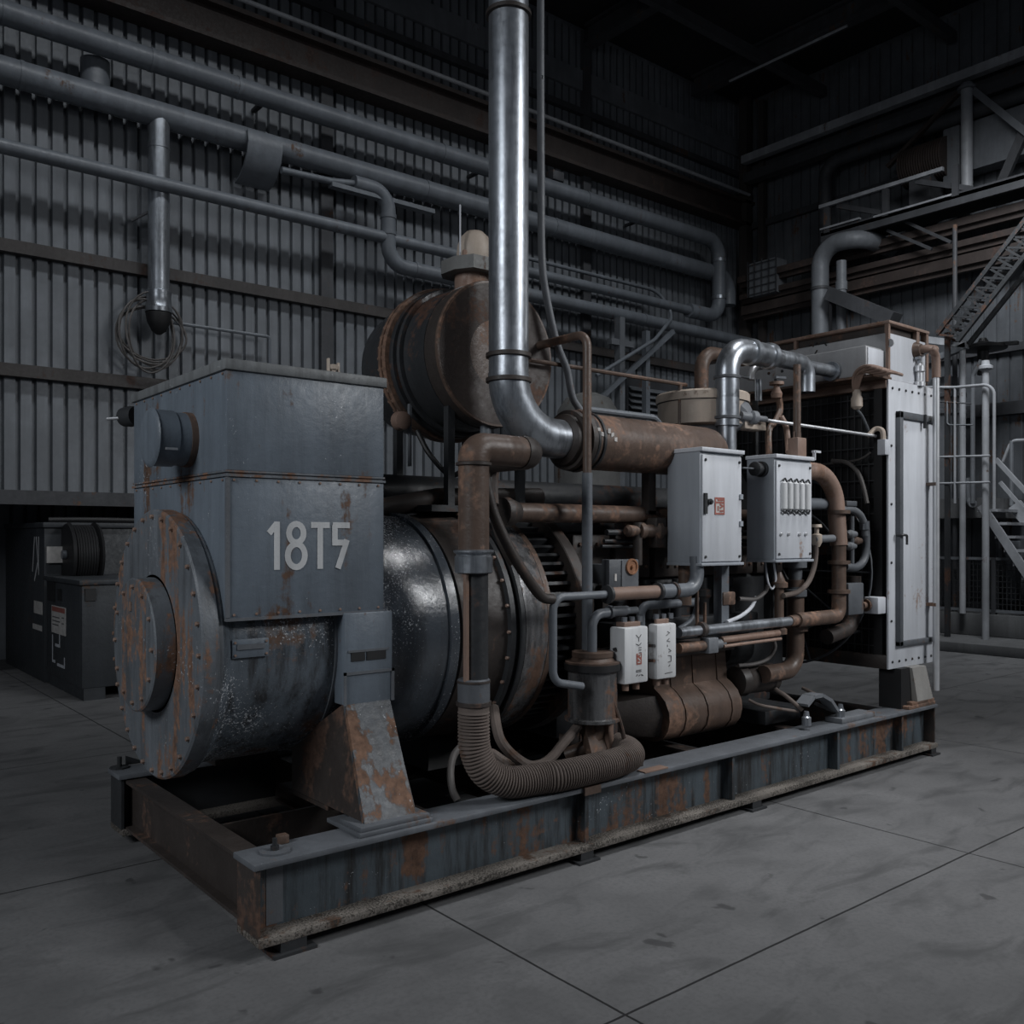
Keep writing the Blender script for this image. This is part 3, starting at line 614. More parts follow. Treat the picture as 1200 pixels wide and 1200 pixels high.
hb = MB().lathe((1.293, AX, AZ), (1,0,0), [(0,.292),(.006,.3),(.087,.3),(.087,.312),(.09,.312)], 60).build('bearing_cover', COVERM, t)
bolts('cover_bolt', RUSTL, hb, ring_pts((1.293, AX, AZ), (-1,0,0), .26, 12), (-1,0,0), .011, .012)
MB().box(1.288, 1.30, AX+.02, AX+.05, AZ+.15, AZ+.19).build('grease_nipple', RUSTL, t)
# terminal box
X0, X1, Y0, Y1 = 1.48, 2.226, 3.663, 4.877
tb = MB().box(X0, X1, Y0, Y1, 1.265, 1.852, .004).build('terminal_box', PAINT, t)
MB().box(X0-.008, X1+.006, Y0-.008, Y1+.008, 1.852, 1.862).box(X0+.004, X1-.004, Y0+.004, Y1-.004, 1.862, 1.87).box(X0-.004, X1+.004, Y0-.004, Y1+.004, 1.87, 1.878).build('seam_flange', FLANGE, t)
ub = MB().box(X0, X1, Y0, Y1, 1.878, 2.292, .004).build('upper_box', PAINT, t)
MB().box(X0-.012, X1+.012, Y0-.012, Y1+.012, 2.29, 2.336, .006).build('lid', LIDM, t)
MB().box(X0-.003, X1+.003, Y0-.006, Y0+.02, 1.255, 1.268).build('bottom_angle', SKIDTOP, t)
MB().box(X0-.004, X0+.012, Y0-.004, Y0+.012, 1.27, 1.85).build('corner_angle', SKIDTOP, tb)
bolts('seam_bolt', RUSTL, tb, [(X0+.03+.098*k, Y0, 1.838) for k in range(8)]+[(X0+.03+.098*k, Y0, 1.28) for k in range(8)], (0,-1,0), .006, .006)
bolts('seam_bolt', RUSTL, tb, [(X0, Y0+.04+.125*k, 1.838) for k in range(10)], (-1,0,0), .006, .006)
bolts('lid_screw', RUSTL, ub, [(X0, Y0+.04+.125*k, 2.278) for k in range(10)], (-1,0,0), .006, .006)
# stencilled number (narrow capitals with stencil bridges)
H_ = .205; o = (1.655, Y0-.0005, 1.463); eu, ev = (1,0,0), (0,0,1); W_ = .026
segs = [[(.005,H_-.045),(.03,H_-.012),(.03,H_-.012)], [(.044,H_),(.044,0)],
        oval(.133,H_*.76,.034,.040), oval(.133,H_*.29,.040,.050),
        [(.203,H_-.013),(.292,H_-.013)], [(.246,H_-.013),(.246,0)],
        [(.308,H_-.013),(.392,H_-.013)], [(.318,H_-.013),(.318,H_*.52)], [(.306,H_*.56),(.376,H_*.56)], [(.378,H_*.62),(.333,0)]]
segs[0] = [(.008,H_-.05),(.042,H_-.01)]
strokes('stencil_number', STENCIL, tb, o, eu, ev, segs, W_)
# side air duct
dc = V(0, 4.09, 2.035)
du = MB().lathe((1.30, dc.y, dc.z), (1,0,0), [(0,.108),(.004,.122),(.012,.13),(.02,.124),(.10,.124),(.102,.118),(.18,.118)], 44).build('side_duct', PAINT, t)
MB().lathe((1.452, dc.y, dc.z), (1,0,0), [(0,.122),(.03,.122)], 44).build('duct_collar', RUST, du)
MB().box(1.335, 1.385, dc.y-.128, dc.y-.118, dc.z-.06, dc.z-.05).build('latch', CHROME, du)
p = at(153, 488, x=1.5); MB().lathe((1.5, p.y, p.z), (-.35,1,0), [(-.05,.05),(0,.055),(.05,.05),(.06,.02)], 18).build('cable_gland', DARK, t)
MB().cyl((1.47, p.y, p.z-.01), (1.40, p.y+.06, p.z-.015), .008, 8).build('gland_pin', CHROME, t)
p = at(393, 432, y=Y0+.02); MB().lathe((p.x, Y0+.04, 2.336), (0,0,1), [(0,.012),(.012,.012),(.018,.02),(.035,.024),(.04,.012)], 10).box(p.x-.03, p.x-.022, Y0+.03, Y0+.045, 2.336, 2.40).box(p.x+.02, p.x+.028, Y0+.03, Y0+.045, 2.336, 2.385).build('filler_cap', CREAM, t)
# plates on the body
a = at(270, 750, y=3.715); b = at(313, 768, y=3.715)
m = MB().box(a.x, b.x, 3.695, 3.72, b.z, a.z, .003); np_ = m.build('name_plate', PAINT, t)
MB().box(a.x+.02, b.x-.02, 3.69, 3.697, b.z+.035, a.z-.02).build('plate_insert', SKIDTOP, np_)
bolts('plate_rivet', RUSTL, np_, [(a.x+.012, 3.695, b.z+.012), (b.x-.012, 3.695, b.z+.012), (a.x+.012, 3.695, a.z-.012), (b.x-.012, 3.695, a.z-.012)], (0,-1,0), .006, .006)
br = MB().box(2.012, 2.262, 3.645, 3.74, .85, 1.262, .006).build('side_plate', PAINT, t)
MB().box(2.008, 2.268, 3.638, 3.646, .985, .998).box(2.008, 2.02, 3.638, 3.646, .85, .998).box(2.254, 2.268, 3.638, 3.646, .85, .998).build('plate_rim', SKIDTOP, br)
for xa, xb in ((2.045, 2.115), (2.125, 2.225)): MB().box(xa, xb, 3.641, 3.648, 1.045, 1.085).build('vent_slot', BLACK, br)
MB().box(2.03, 2.24, 3.639, 3.647, 1.085, 1.095).build('vent_hood', SKIDTOP, br)
MB().lathe((2.0, AX, AZ), (1,0,0), [(0,.563),(0,.568),(.018,.568),(.018,.563)], 72).build('body_band', SKIDTOP, t)
# pedestal foot
tz = .86; fp = MB().hull([(2.02,3.65,tz),(2.25,3.65,tz),(2.02,3.675,tz),(2.25,3.675,tz),(1.95,3.36,.405),(2.2,3.36,.405),(1.95,3.385,.405),(2.2,3.385,.405)]).build('pedestal', PEDM, t)
MB().prism([(1.955,3.385,.405),(1.955,4.05,.405),(1.955,4.05,.62),(2.025,3.665,tz)], (.02,0,0)).build('gusset', RUSTD, t)
MB().prism([(2.2,3.385,.405),(2.2,4.05,.405),(2.2,4.05,.62),(2.23,3.665,tz)], (.02,0,0)).build('gusset', RUSTD, t)
MB().box(1.96, 2.22, 3.7, 4.2, .38, .40).build('pedestal_base', RUSTD, t)
MB().box(1.90, 2.26, 3.31, 3.60, ZT, .385, .003).box(1.91, 2.25, 3.32, 3.5, .385, .405, .003).build('foot_plate', SKIDTOP, t)
MB().hull([(1.96,4.85,.405),(2.25,4.85,.405),(1.96,5.15,.405),(2.25,5.15,.405),(2.02,4.78,.9),(2.25,4.78,.9),(2.02,4.86,.9),(2.25,4.86,.9)]).box(1.9, 2.26, 4.86, 5.16, ZT, .405).build('rear_pedestal', RUSTD, t)

# ================================================================== FLYWHEEL HOUSING
t = thing('flywheel_housing', 'round rusty flywheel housing with glossy black ring between alternator and engine', 'housing', (3.05, AX, .4))
MB().lathe((2.665, AX, AZ), (1,0,0), [(0,.5),(0,.56),(.02,.6),(.22,.612),(.3,.625)], 64).build('housing_drum', RUSTD, t)
rim = MB().lathe((2.95, AX, AZ), (1,0,0), [(0,.62),(0,.655),(.03,.655),(.03,.632),(.06,.632),(.06,.665),(.085,.665),(.085,.63),(.1,.63)], 72).build('clamp_rings', DARK, t)
bolts('ring_bolt', RUSTL, rim, [p for p in ring_pts((2.95, AX, AZ), (-1,0,0), .64, 30)], (-1,0,0), .010, .016)
MB().lathe((3.05, AX, AZ), (1,0,0), [(0,.652),(.03,.652),(.2,.625),(.21,.58)], 72).build('adapter_ring', GLOSS, t)
gr = MB().lathe((3.255, AX, AZ), (1,0,0), [(0,.54),(.2,.54)], 48).build('screen_drum', BLACK, t)
m = MB(); n = 64
for k in range(n):
    a = 2*PI*k/n; c = V(0, math.cos(a), math.sin(a)); d = V(0, -math.sin(a), math.cos(a)); o = V(0, AX, AZ)
    p = o+c*.585; m.bar(V(3.25, p.y, p.z), V(3.45, p.y, p.z), .05, .018, up=d)
m.build('screen_slats', DARK, t)
MB().lathe((3.44, AX, AZ), (1,0,0), [(0,.52),(0,.655),(.006,.66),(.075,.66),(.08,.65),(.08,.5)], 64).build('rear_ring', RUSTD, t)
MB().lathe((3.22, AX, AZ), (1,0,0), [(0,.6),(0,.632),(.035,.632),(.035,.6)], 64).build('front_ring', RUST, t)
MB().hull([(2.8,4.15,.336),(3.2,4.15,.336),(2.8,4.55,.336),(3.2,4.55,.336),(2.85,4.2,.55),(3.1,4.2,.55),(2.85,4.45,.55),(3.1,4.45,.55)]).build('support_foot', BLACK, t)

# ================================================================== ENGINE
t = thing('diesel_engine', 'dark grimy diesel engine block with brown oil pan in the middle of the skid', 'engine', (4.6, AX, .4))
MB().box(3.52, 5.75, 3.92, 4.62, .62, 1.35, .03).box(3.6, 5.7, 4.0, 4.55, .42, .65, .02).build('block', DARK, t)
for k in range(6):
    x = 3.62+.35*k
    h = MB().box(x, x+.31, 3.88, 4.3, 1.35, 1.62, .02).build('cylinder_head', RUSTD, t)
    MB().box(x+.03, x+.28, 3.92, 4.26, 1.62, 1.74, .04).build('rocker_cover', DARK, h)
    bolts('head_bolt', RUST, h, [(x+.05+.07*j, 3.88, 1.42+.14*i) for j in range(4) for i in range(2)], (0,-1,0), .012, .015)
mp = MB().tube([(3.04,3.78,1.735),(5.6,3.78,1.735)], .052, 18).build('exhaust_manifold', RUST, t)
MB().lathe((3.02,3.78,1.735), (1,0,0), [(0,.05),(0,.075),(.03,.08),(.06,.07),(.1,.055)], 18).build('manifold_clamp', RUSTD, mp)
for k in range(6): MB().tube(fillet([(3.77+.35*k,3.78,1.735),(3.77+.35*k,3.95,1.70)], .02), .04, 10).build('manifold_runner', RUSTD, mp)
MB().tube([(2.72,4.62,1.86),(5.6,4.62,1.86)], .11, 20).build('intake_plenum', DARK, t)
MB().tube(fillet([(2.5,4.3,1.74),(2.9,4.2,1.82),(3.6,4.15,1.84)], .1), .055, 12).build('breather_pipe', RUSTD, t)
MB().tube([(3.75,3.74,1.63),(5.6,3.74,1.63)], .018, 8).tube([(3.75,3.76,1.58),(5.6,3.76,1.58)], .012, 8).tube([(3.75,3.78,1.55),(5.6,3.78,1.55)], .012, 8).build('fuel_rail', DARK, t)
# injection gear on the flank
for k in range(5):
    x = 3.95+.27*k
    MB().lathe((x, 3.86, 1.1), (0,0,1), [(0,.035),(.1,.04),(.12,.055),(.16,.055),(.17,.03),(.24,.025)], 12).build('injector_pump', DARK, t)
MB().box(3.85, 5.25, 3.78, 3.93, .96, 1.1, .02).build('pump_housing', DARK, t)
for k in range(3): MB().box(3.56+.28*k, 3.78+.28*k, 3.86, 3.93, 1.12, 1.32, .02).build('inspection_cover', RUSTD, t)
MB().cyl((4.95,3.9,.86), (5.2,3.9,.86), .12, 20).build('side_cover', DARK, t)
# thermostat cluster
tc = at(742, 622, y=3.66)
MB().lathe((tc.x-.02, 3.7, tc.z), (1,0,0), [(0,.02),(.02,.035),(.1,.03),(.1,.05),(.14,.05),(.15,.035),(.22,.04),(.24,.062),(.27,.062),(.28,.045),(.34,.05),(.4,.045),(.41,.03)], 16).build('thermostat_housing', RUST, t)
MB().cyl((tc.x+.08, 3.7, tc.z-.2), (tc.x+.08, 3.7, tc.z+.05), .028, 12).build('thermostat_stem', RUSTD, t)
MB().box(tc.x+.2, tc.x+.3, 3.66, 3.9, tc.z-.1, tc.z+.08, .01).build('thermostat_bracket', RUSTD, t)
# gauge panel
a = at(714, 656, y=3.6); b = at(748, 690, y=3.6)
gp = MB().box(a.x, b.x, 3.6, 3.66, b.z-.02, a.z, .004).box(a.x+.05, b.x-.05, 3.66, 3.93, b.z+.03, a.z-.03).build('gauge_panel', PIPED, t)
MB().box(a.x+.095, b.x-.005, 3.594, 3.602, b.z-.015, a.z-.005).build('panel_plate', STRUCL, gp)
gx, gz = at(739, 664, y=3.6).x, at(739, 664, y=3.6).z
MB().lathe((gx, 3.595, gz), (0,-1,0), [(0,.045),(.012,.045),(.012,.036),(.006,.034),(.006,.01),(.02,.01),(.02,0)], 24).build('dial', ORANGE, gp)
MB().box(a.x+.04, a.x+.055, 3.596, 3.601, b.z+.05, b.z+.09).build('indicator', PAPER, gp)
# oil pan: bellied profile along the shaft
pr = [(3.80,.90),(3.72,.90),(3.705,.70),(3.665,.675),(3.62,.635),(3.59,.575),(3.585,.52),(3.60,.46),(3.64,.41),(3.70,.385),(4.55,.385),(4.62,.6),(4.62,.90)]
xa, xb = at(775, 810, y=3.65).x, at(860, 800, y=3.65).x
op = MB().prism([(xa, y, z) for y, z in pr], (xb-xa,0,0)).build('oil_pan', RUSTL if False else RUST, t)
for f in (.22, .52, .86):
    x = xa+(xb-xa)*f; q = [(y-.008 if i < 9 else y, z) for i, (y, z) in enumerate(pr)]
    MB().prism([(x-.008, y, z) for y, z in q[1:11]], (.016,0,0)).build('pan_rib', RUST, op)
MB().box(xa-.25, xb+.05, 3.68, 4.6, .88, .96, .006).build('pan_flange', RUSTD, t)
MB().hull([(xa-.005,3.69,.66),(xa-.005,3.63,.55),(xa-.005,3.66,.42),(xa-.005,4.4,.42),(xa-.005,4.4,.66),(xa-.3,3.85,.62),(xa-.3,3.82,.5),(xa-.3,3.9,.43),(xa-.3,4.4,.43),(xa-.3,4.4,.62)]).build('sump_end', RUSTD, t)
# starter and engine mount
sa = at(868, 800, y=3.62); MB().lathe((sa.x, 3.68, sa.z), (1,-.12,0), [(0,.06),(.02,.095),(.08,.1),(.1,.088),(.3,.088),(.31,.095),(.35,.095),(.37,.06),(.38,0)], 24).build('starter_motor', RUSTD, t)
ma = at(722, 900, z=ZT+.02)
MB().prism([(ma.x-.1,3.46,.38),(ma.x+.12,3.46,.38),(ma.x+.06,3.56,.62),(ma.x-.02,3.62,.8),(ma.x-.1,3.62,.82)], (0,.05,0)).build('engine_mount', RUST, t)
MB().tube(smoothpath([(ma.x-.03,3.44,.80),(ma.x+.05,3.43,.62),(ma.x+.12,3.43,.4)]), .012, 8).build('mount_rib', RUSTD, t)
MB().box(ma.x-.12, ma.x+.2, 3.40, 3.62, ZT, .385).build('mount_plate', RUSTD, t)
MB().box(5.1, 5.5, 3.62, 4.3, ZT, .46, .01).build('rear_mount', DARK, t)
for y in (4.9,): MB().box(3.8, 4.2, 4.6, 5.1, ZT, .5).build('rear_mount', DARK, t)
MB().lathe((5.75, AX, 1.0), (1,0,0), [(0,.2),(.08,.2),(.08,.12),(.16,.12)], 24).build('crank_pulley', DARK, t)
fn = MB().lathe((5.95, AX, 1.55), (1,0,0), [(0,.1),(.1,.1)], 20).build('fan_hub', DARK, t)
for k in range(6):
    a = 2*PI*k/6; c = V(0, math.cos(a), math.sin(a)); o = V(6.0, AX, 1.55); d = V(.5, -math.sin(a), math.cos(a)).normalized()
    MB().bar(o+c*.08, o+c*.6, .012, .16, up=d).build('fan_blade', DARK, fn)
MB().cyl((5.7, AX, 1.55), (5.95, AX, 1.55), .05, 14).build('fan_shaft', DARK, t)
# ================================================================== DRUM SILENCER
MX, MZ, MY = 3.155, 2.615, 4.0
t = thing('drum_silencer', 'big rusty cylindrical drum above the engine with a round brown end face', 'silencer', (MX, 4.45, MZ-.42))
MB().lathe((MX, MY, MZ), (0,1,0), [(0,.39),(.004,.40),(.31,.40)], 72).build('front_shell', RUSTD, t)
MB().lathe((MX, MY+.12, MZ), (0,1,0), [(0,.402),(.0,.404),(.2,.404),(.2,.402)], 72).build('shell_sleeve', DARK, t)
MB().lathe((MX, MY-.006, MZ), (0,1,0), [(0,.388),(.0,.4),(.014,.404),(.02,.404),(.02,.398)], 72).build('face_rim', RUST, t)
MB().lathe((MX, MY-.01, MZ), (0,1,0), [(0,.0),(0,.02),(.006,.03),(.006,.18),(.003,.19),(.003,.388),(.02,.388)], 64).build('end_face', FACEM, t)
MB().lathe((MX, MY+.33, MZ), (0,1,0), [(0,.4),(0,.425),(.02,.43),(.03,.425),(.03,.405),(.06,.405),(.06,.43),(.08,.435),(.1,.43),(.1,.4)], 64).build('clamp_bands', DARK, t)
cf = MB().lathe((MX, MY+.44, MZ), (0,1,0), [(0,.4),(0,.45),(.025,.455),(.025,.40),(.05,.40),(.05,.45),(.075,.45),(.075,.4)], 64).build('bolted_flange', RUST, t)
bolts('flange_bolt', RUSTL, cf, ring_pts((MX, MY+.465, MZ), (0,-1,0), .435, 44), (0,1,0), .013, .07)
bolts('band_bolt', PANEL, cf, ring_pts((MX, MY+.395, MZ), (0,-1,0), .418, 36), (0,1,0), .012, .03)
MB().lathe((MX, MY+.5, MZ), (0,1,0), [(0,.405),(.18,.405),(.32,.38),(.42,.32),(.48,.22),(.5,0)], 64).build('rear_dome', DARK, t)
st = at(325, 0, y=MY).x
MB().bar((MX-.33, MY+.02, MZ-.2), (MX-.2, MY+.02, MZ-.34), .05, .012).build('weld_scar', RUST, t)
# valve stack on top
vx = at(553, 320, y=MY+.25).x
v = MB().lathe((vx, MY+.25, MZ+.38), (0,0,1), [(0,.11),(.02,.11),(.03,.1),(.12,.1)], 28).build('valve_neck', RUSTL, t)
MB().prism([V(vx,MY+.25,MZ+.49)+V(*q, 0) for q in ((-.16,-.05),(-.1,-.15),(.08,-.16),(.17,-.08),(.17,.1),(.08,.16),(-.1,.15),(-.16,.08))], (0,0,.075)).build('valve_flange', TANKM, t)
bolts('valve_bolt', RUSTL, t, [V(vx,MY+.25,MZ+.565)+V(*q, 0) for q in ((-.11,-.08),(.1,-.11),(.12,.07),(-.08,.1))], (0,0,1), .015, .035)
MB().lathe((vx+.02, MY+.25, MZ+.565), (0,0,1), [(0,.09),(.05,.105),(.1,.1),(.15,.08),(.18,.05),(.19,0)], 24).build('valve_cap', CREAM, t)
MB().cyl((vx-.12, MY+.2, MZ+.565), (vx-.12, MY+.2, MZ+.86), .005, 6).build('rod', PANEL, t)
# supports, pads and drain
for dx_, dy in ((-.25, .1), (.25, .1), (-.25, .62), (.25, .62)):
    MB().box(MX+dx_-.022, MX+dx_+.022, MY+dy-.022, MY+dy+.022, 1.74, MZ-.3).build('support_leg', DARK, t)
MB().box(MX-.4, MX+.45, MY+.05, MY+.72, 1.74, 1.775).build('support_tray', DARK, t)
p = at(471, 493, y=MY+.35); MB().lathe((p.x, p.y-.03, p.z), (0,1,0), [(0,.03),(.01,.05),(.06,.055),(.08,.04)], 16).build('drain_cap', RUSTL, t)
MB().box(p.x+.05, p.x+.065, p.y, p.y+.02, p.z-.25, p.z+.1).build('drain_bracket', STRUCL, t)
MB().tube(smoothpath([(p.x+.1,p.y,p.z-.05),(p.x+.13,p.y-.1,p.z-.2),(p.x+.25,p.y-.15,p.z-.3),(p.x+.4,p.y-.2,p.z-.15)]), .015, 8).build('drain_hose', BLACK, t)
dx_ = at(578, 500, y=MY-.02).x; MB().cyl((dx_, MY+.05, 2.02), (dx_, MY+.05, MZ-.36), .03, 12).lathe((dx_, MY+.05, 2.08), (0,0,1), [(0,.05),(.03,.05)], 14).build('drain_pipe', PIPE, t)

# ================================================================== EXHAUST PIPE
EY = 3.75; ex = at(596, 300, y=EY).x; ez = at(690, 518, y=EY).z
t = thing('exhaust_stack', 'tall bright steel exhaust pipe rising in front of the drum and out of view', 'pipe', (ex, EY, ez))
MB().tube(fillet([(ex, EY, 2.46), (ex, EY, ez+.005), (ex+.42, EY, ez)], .33, 12), .108, 28).build('elbow', STEEL, t)
MB().cyl((ex, EY, 2.46), (ex, EY, 10.38), .105, 32).build('riser', STEEL, t)
for v in (18, 417, 446):
    z = at(596, v, y=EY).z; MB().lathe((ex, EY, z-.014), (0,0,1), [(0,.106),(.004,.12),(.024,.12),(.028,.106)], 32).build('collar', RUSTD, t)
for a_ in (25, 50, 70): pass
MB().lathe((ex+.36, EY, ez), (1,0,0), [(0,.112),(.02,.14),(.05,.145),(.05,.165),(.075,.17),(.085,.15),(.1,.15),(.1,.172),(.13,.176),(.14,.16)], 40).build('joint_flange', RUSTD, t)
xe = at(836, 520, y=EY).x
t2 = thing('exhaust_header', 'thick brown horizontal exhaust pipe joining the bright steel riser', 'pipe', ((ex+xe)/2, EY, ez-.17))
MB().lathe((ex+.5, EY, ez), (1,0,0), [(0,.15),(.01,.157),(xe-ex-.62,.157),(xe-ex-.56,.15),(xe-ex-.5,.12),(xe-ex-.47,.06),(xe-ex-.46,0)], 40).build('header_pipe', RUST, t2)
for f in (.0, .045): MB().lathe((ex+.5+f, EY, ez), (1,0,0), [(0,.155),(.005,.166),(.02,.166),(.025,.155)], 40).build('band', DARK, t2)
for f in (.55, .9): MB().box(ex+.5+f, ex+.56+f, EY-.03, EY+.03, 1.74, ez-.15).box(ex+.48+f, ex+.58+f, EY-.03, EY+.15, 1.74, 1.76).build('hanger', RUSTD, t2)
p = at(707, 508, y=EY-.15)
m = MB()
rnd = random.Random(5)
for k in range(6): m.hull([(p.x+.026*k-.05+(i%2)*.02, EY-.154-.006*(i//4), p.z+.012*rnd.random()-.02*(k%3)+(i//2%2)*.018) for i in range(8)])
m.build('peeling_patch', PAPER, t2)

# flexible conduit beside the riser
cxp = [at(u, v, y=3.92) for u, v in ((633.5, -10), (633.5, 60), (634, 200), (635, 300), (640, 345), (652, 400), (664, 432), (668, 452), (672, 468), (681, 482))]
top = V(cxp[0].x, 3.92, 10.35)
tag(MB().tube(smoothpath([top]+cxp, 8), .0215, 12).build('flexible_conduit', STRUCL), 'grey flexible conduit hanging right of the bright riser, curling in at the brown pipe', 'conduit')
# cover plate and grab rail behind the header
a = at(682, 478, y=3.95); b = at(785, 498, y=3.95)
gz = at(730, 485, y=3.93).z; m = MB().tube(fillet([(a.x-.02, 3.93, gz), (b.x-.16, 3.93, gz), (b.x-.0, 3.93, gz-.16)], .1, 6), .02, 10).cyl((a.x+.02, 3.93, 2.08), (a.x+.02, 3.93, gz), .016, 8).cyl((b.x, 3.93, 1.74), (b.x, 3.93, gz-.15), .018, 8)
t = tag(m.build('grab_rail', PIPE), 'grey grab rail bent down at its end behind the thick brown pipe', 'rail')
# rust-brown service pipe standing in front of the engine
vx = 3.463; vy = 3.60; vz = at(688, 391, y=vy).z
t = thing('service_pipe', 'slim standing pipe with a rusty bend reaching back to the drum', 'pipe', (vx, vy, .95))
MB().tube(fillet([(vx, vy, 1.9), (vx, vy, vz), (vx, vy+.4, vz)], .07, 6), .024, 14).build('upper_pipe', RUST, t)
MB().cyl((vx, vy, .95), (vx, vy, 1.95), .029, 16).build('lower_pipe', PIPE, t)
ra = at(646, 419, y=3.98); rb = at(800, 448, y=3.98)
t = thing('brown_guide_rail', 'thin brown rail running right from the drum to the air cleaner', 'rail', (4.0, 3.98, 2.2))
MB().cyl((MX+.2, 3.95, 2.60), (rb.x, 3.95, 2.60), .013, 8).build('rail', RUST, t)
for xx in (rb.x-.06, ): MB().cyl((xx, 3.95, 2.25), (xx, 3.95, 2.60), .014, 8).build('post', RUST, t)

# ================================================================== BROWN DOWNPIPE AND CORRUGATED HOSE
hx, hy = 2.547, 3.40
t = thing('intake_downpipe', 'vertical brown pipe with an elbow in front of the flywheel housing', 'pipe', (hx, hy, .9))
zc = at(555, 525, y=hy).z
MB().tube(fillet([(hx, hy, 1.95), (hx, hy, zc), (hx+.17, hy, zc), (hx+.3, hy+.02, zc)], .16, 9), .074, 24).build('elbow', RUST, t)
MB().cyl((hx, hy, 1.46), (hx, hy, 1.95), .072, 24).build('upper_pipe', RUST, t)
MB().lathe((hx, hy, 1.93), (0,0,1), [(0,.073),(.003,.084),(.015,.084),(.018,.074)], 24).build('weld_collar', RUSTD, t)
z1, z2 = at(555, 672, y=hy).z, at(555, 650, y=hy).z
MB().lathe((hx, hy, z1), (0,0,1), [(0,.08),(.005,.088),(z2-z1-.01,.088),(z2-z1,.08),(z2-z1+.012,.094),(z2-z1+.02,.094),(z2-z1+.024,.075)], 28).build('coupling', STEEL, t)
MB().cyl((hx+.012, hy, .94), (hx+.012, hy, z1+.01), .058, 24).build('lower_tube', DARK, t)
MB().cyl((hx-.058, hy-.02, .94), (hx-.058, hy-.02, z1), .014, 10).build('side_rod', RUSTL, t)
m = MB(); m.lathe((hx, hy, .84), (0,0,1), [(0,.075),(.105,.075),(.11,.07)], 28); m.build('hose_sleeve', PIPED, t)
MB().lathe((hx, hy, .93), (0,0,1), [(0,.07),(.003,.078),(.012,.078),(.015,.07)], 28).build('clamp', RUSTD, t)
MB().lathe((hx, hy, .825), (0,0,1), [(0,.07),(.003,.082),(.02,.082),(.023,.07)], 28).build('clamp', RUSTD, t)
MB().tube(fillet([(hx+.3, hy+.02, zc), (hx+.36, hy+.02, zc), (hx+.36, hy+.4, zc)], .05, 4), .08, 18).build('joint_sleeve', RUSTD, t)
path = smoothpath([(hx, hy, .83), (hx, hy, .74), (hx+.005, hy-.005, .62), (hx+.055, hy-.025, .515), (hx+.17, hy-.05, .455), (hx+.34, hy-.07, .447), (2.99, 3.305, .447), (3.2, 3.30, .448), (3.4, 3.31, .45), (3.53, 3.345, .455), (3.60, 3.43, .46), (3.605, 3.52, .465), (3.56, 3.60, .475), (3.50, 3.66, .48)], 14)
# resample to fine rings so that each corrugation is modelled
L = [0]
for a, b in zip(path, path[1:]): L.append(L[-1]+(b-a).length)
n = 440; fine = []; j = 0
for k in range(n+1):
    s = L[-1]*k/n
    while j < len(L)-2 and L[j+1] < s: j += 1
    f = (s-L[j])/max(1e-9, L[j+1]-L[j]); fine.append(path[j].lerp(path[j+1], f))
rr = [.064, .0745, .0745, .064]
t = thing('corrugated_hose', 'fat dusty corrugated hose lying along the front beam of the skid', 'hose', (3.0, 3.33, .37))
MB().tube(fine, lambda i: rr[i % 4] if i > 8 else .072, 28).build('hose_body', HOSE, t)
e = fine[-1]; d = (fine[-1]-fine[-4]).normalized()
MB().lathe(e-d*.03, d, [(0,.07),(.0,.08),(.03,.08),(.03,.06),(.06,.055),(.06,.065),(.1,.065),(.1,.035),(.17,.035)], 24).build('end_fitting', RUSTD, t)

# ================================================================== CANISTER FILTER AND GREY PIPE LOOP
cx, cy = 3.455, 3.55
t = thing('canister_filter', 'glossy dark canister with a brown cap under the slim standing pipe', 'filter', (cx, cy, .6))
MB().lathe((cx, cy, .615), (0,0,1), [(0,.12),(.01,.15),(.025,.15),(.03,.132),(.29,.132),(.3,.125)], 40).build('canister', GLOSS, t)
MB().lathe((cx, cy, .905), (0,0,1), [(0,.13),(.01,.148),(.035,.148),(.04,.12),(.06,.105),(.06,.112),(.085,.112),(.09,.1)], 40).build('cap', RUST, t)
MB().lathe((cx, cy, .895), (0,0,1), [(0,.14),(0,.153),(.035,.153),(.035,.14)], 40).build('strap', BLACK, t)
MB().box(cx+.1, cx+.3, cy-.02, cy+.03, .9, 1.0).build('strap_arm', BLACK, t)
MB().tube(smoothpath([(cx+.05,cy,.62),(cx+.03,cy,.54),(cx-.04,cy+.03,.47),(cx-.1,cy+.1,.43)]), .04, 14).build('drain_bend', RUST, t)
MB().box(cx+.06, cx+.1, cy-.06, cy, .375, .62).build('support_leg', RUSTL, t)
MB().box(cx+.11, cx+.16, cy-.03, cy+.03, .375, .62).build('support_leg', DARK, t)
t = thing('grey_pipe_loop', 'grey pipe loop around the front of the flywheel screen, brown in the middle', 'pipe', (3.6, 3.45, .8))
LY = 3.45
a = at(648, 700, y=LY); c_ = at(648, 788, y=LY); dd = at(815, 690, y=LY); ee = at(820, 664, y=LY)
MB().tube(fillet([(a.x+.55, LY, a.z), (a.x, LY, a.z), (a.x, LY, c_.z-.05), (a.x+.2, LY, c_.z-.09)], .07, 6), .021, 14).build('thin_run', PIPE, t)
MB().tube([(at(712,695,y=LY).x, LY, a.z), (at(787,690,y=LY).x, LY, a.z)], .036, 18).build('brown_run', RUSTL, t)
MB().tube(fillet([(at(770,690,y=LY).x, LY, a.z), (dd.x+.02, LY, a.z), (dd.x+.02, LY+.01, ee.z+.06)], .1, 8), .04, 18).build('grey_elbow', PIPE, t)
for u in (712, 771, 789): x = at(u, 692, y=LY).x; MB().lathe((x-.012, LY, a.z), (1,0,0), [(0,.036),(.003,.05),(.021,.05),(.024,.036)], 20).build('clamp', DARK, t)
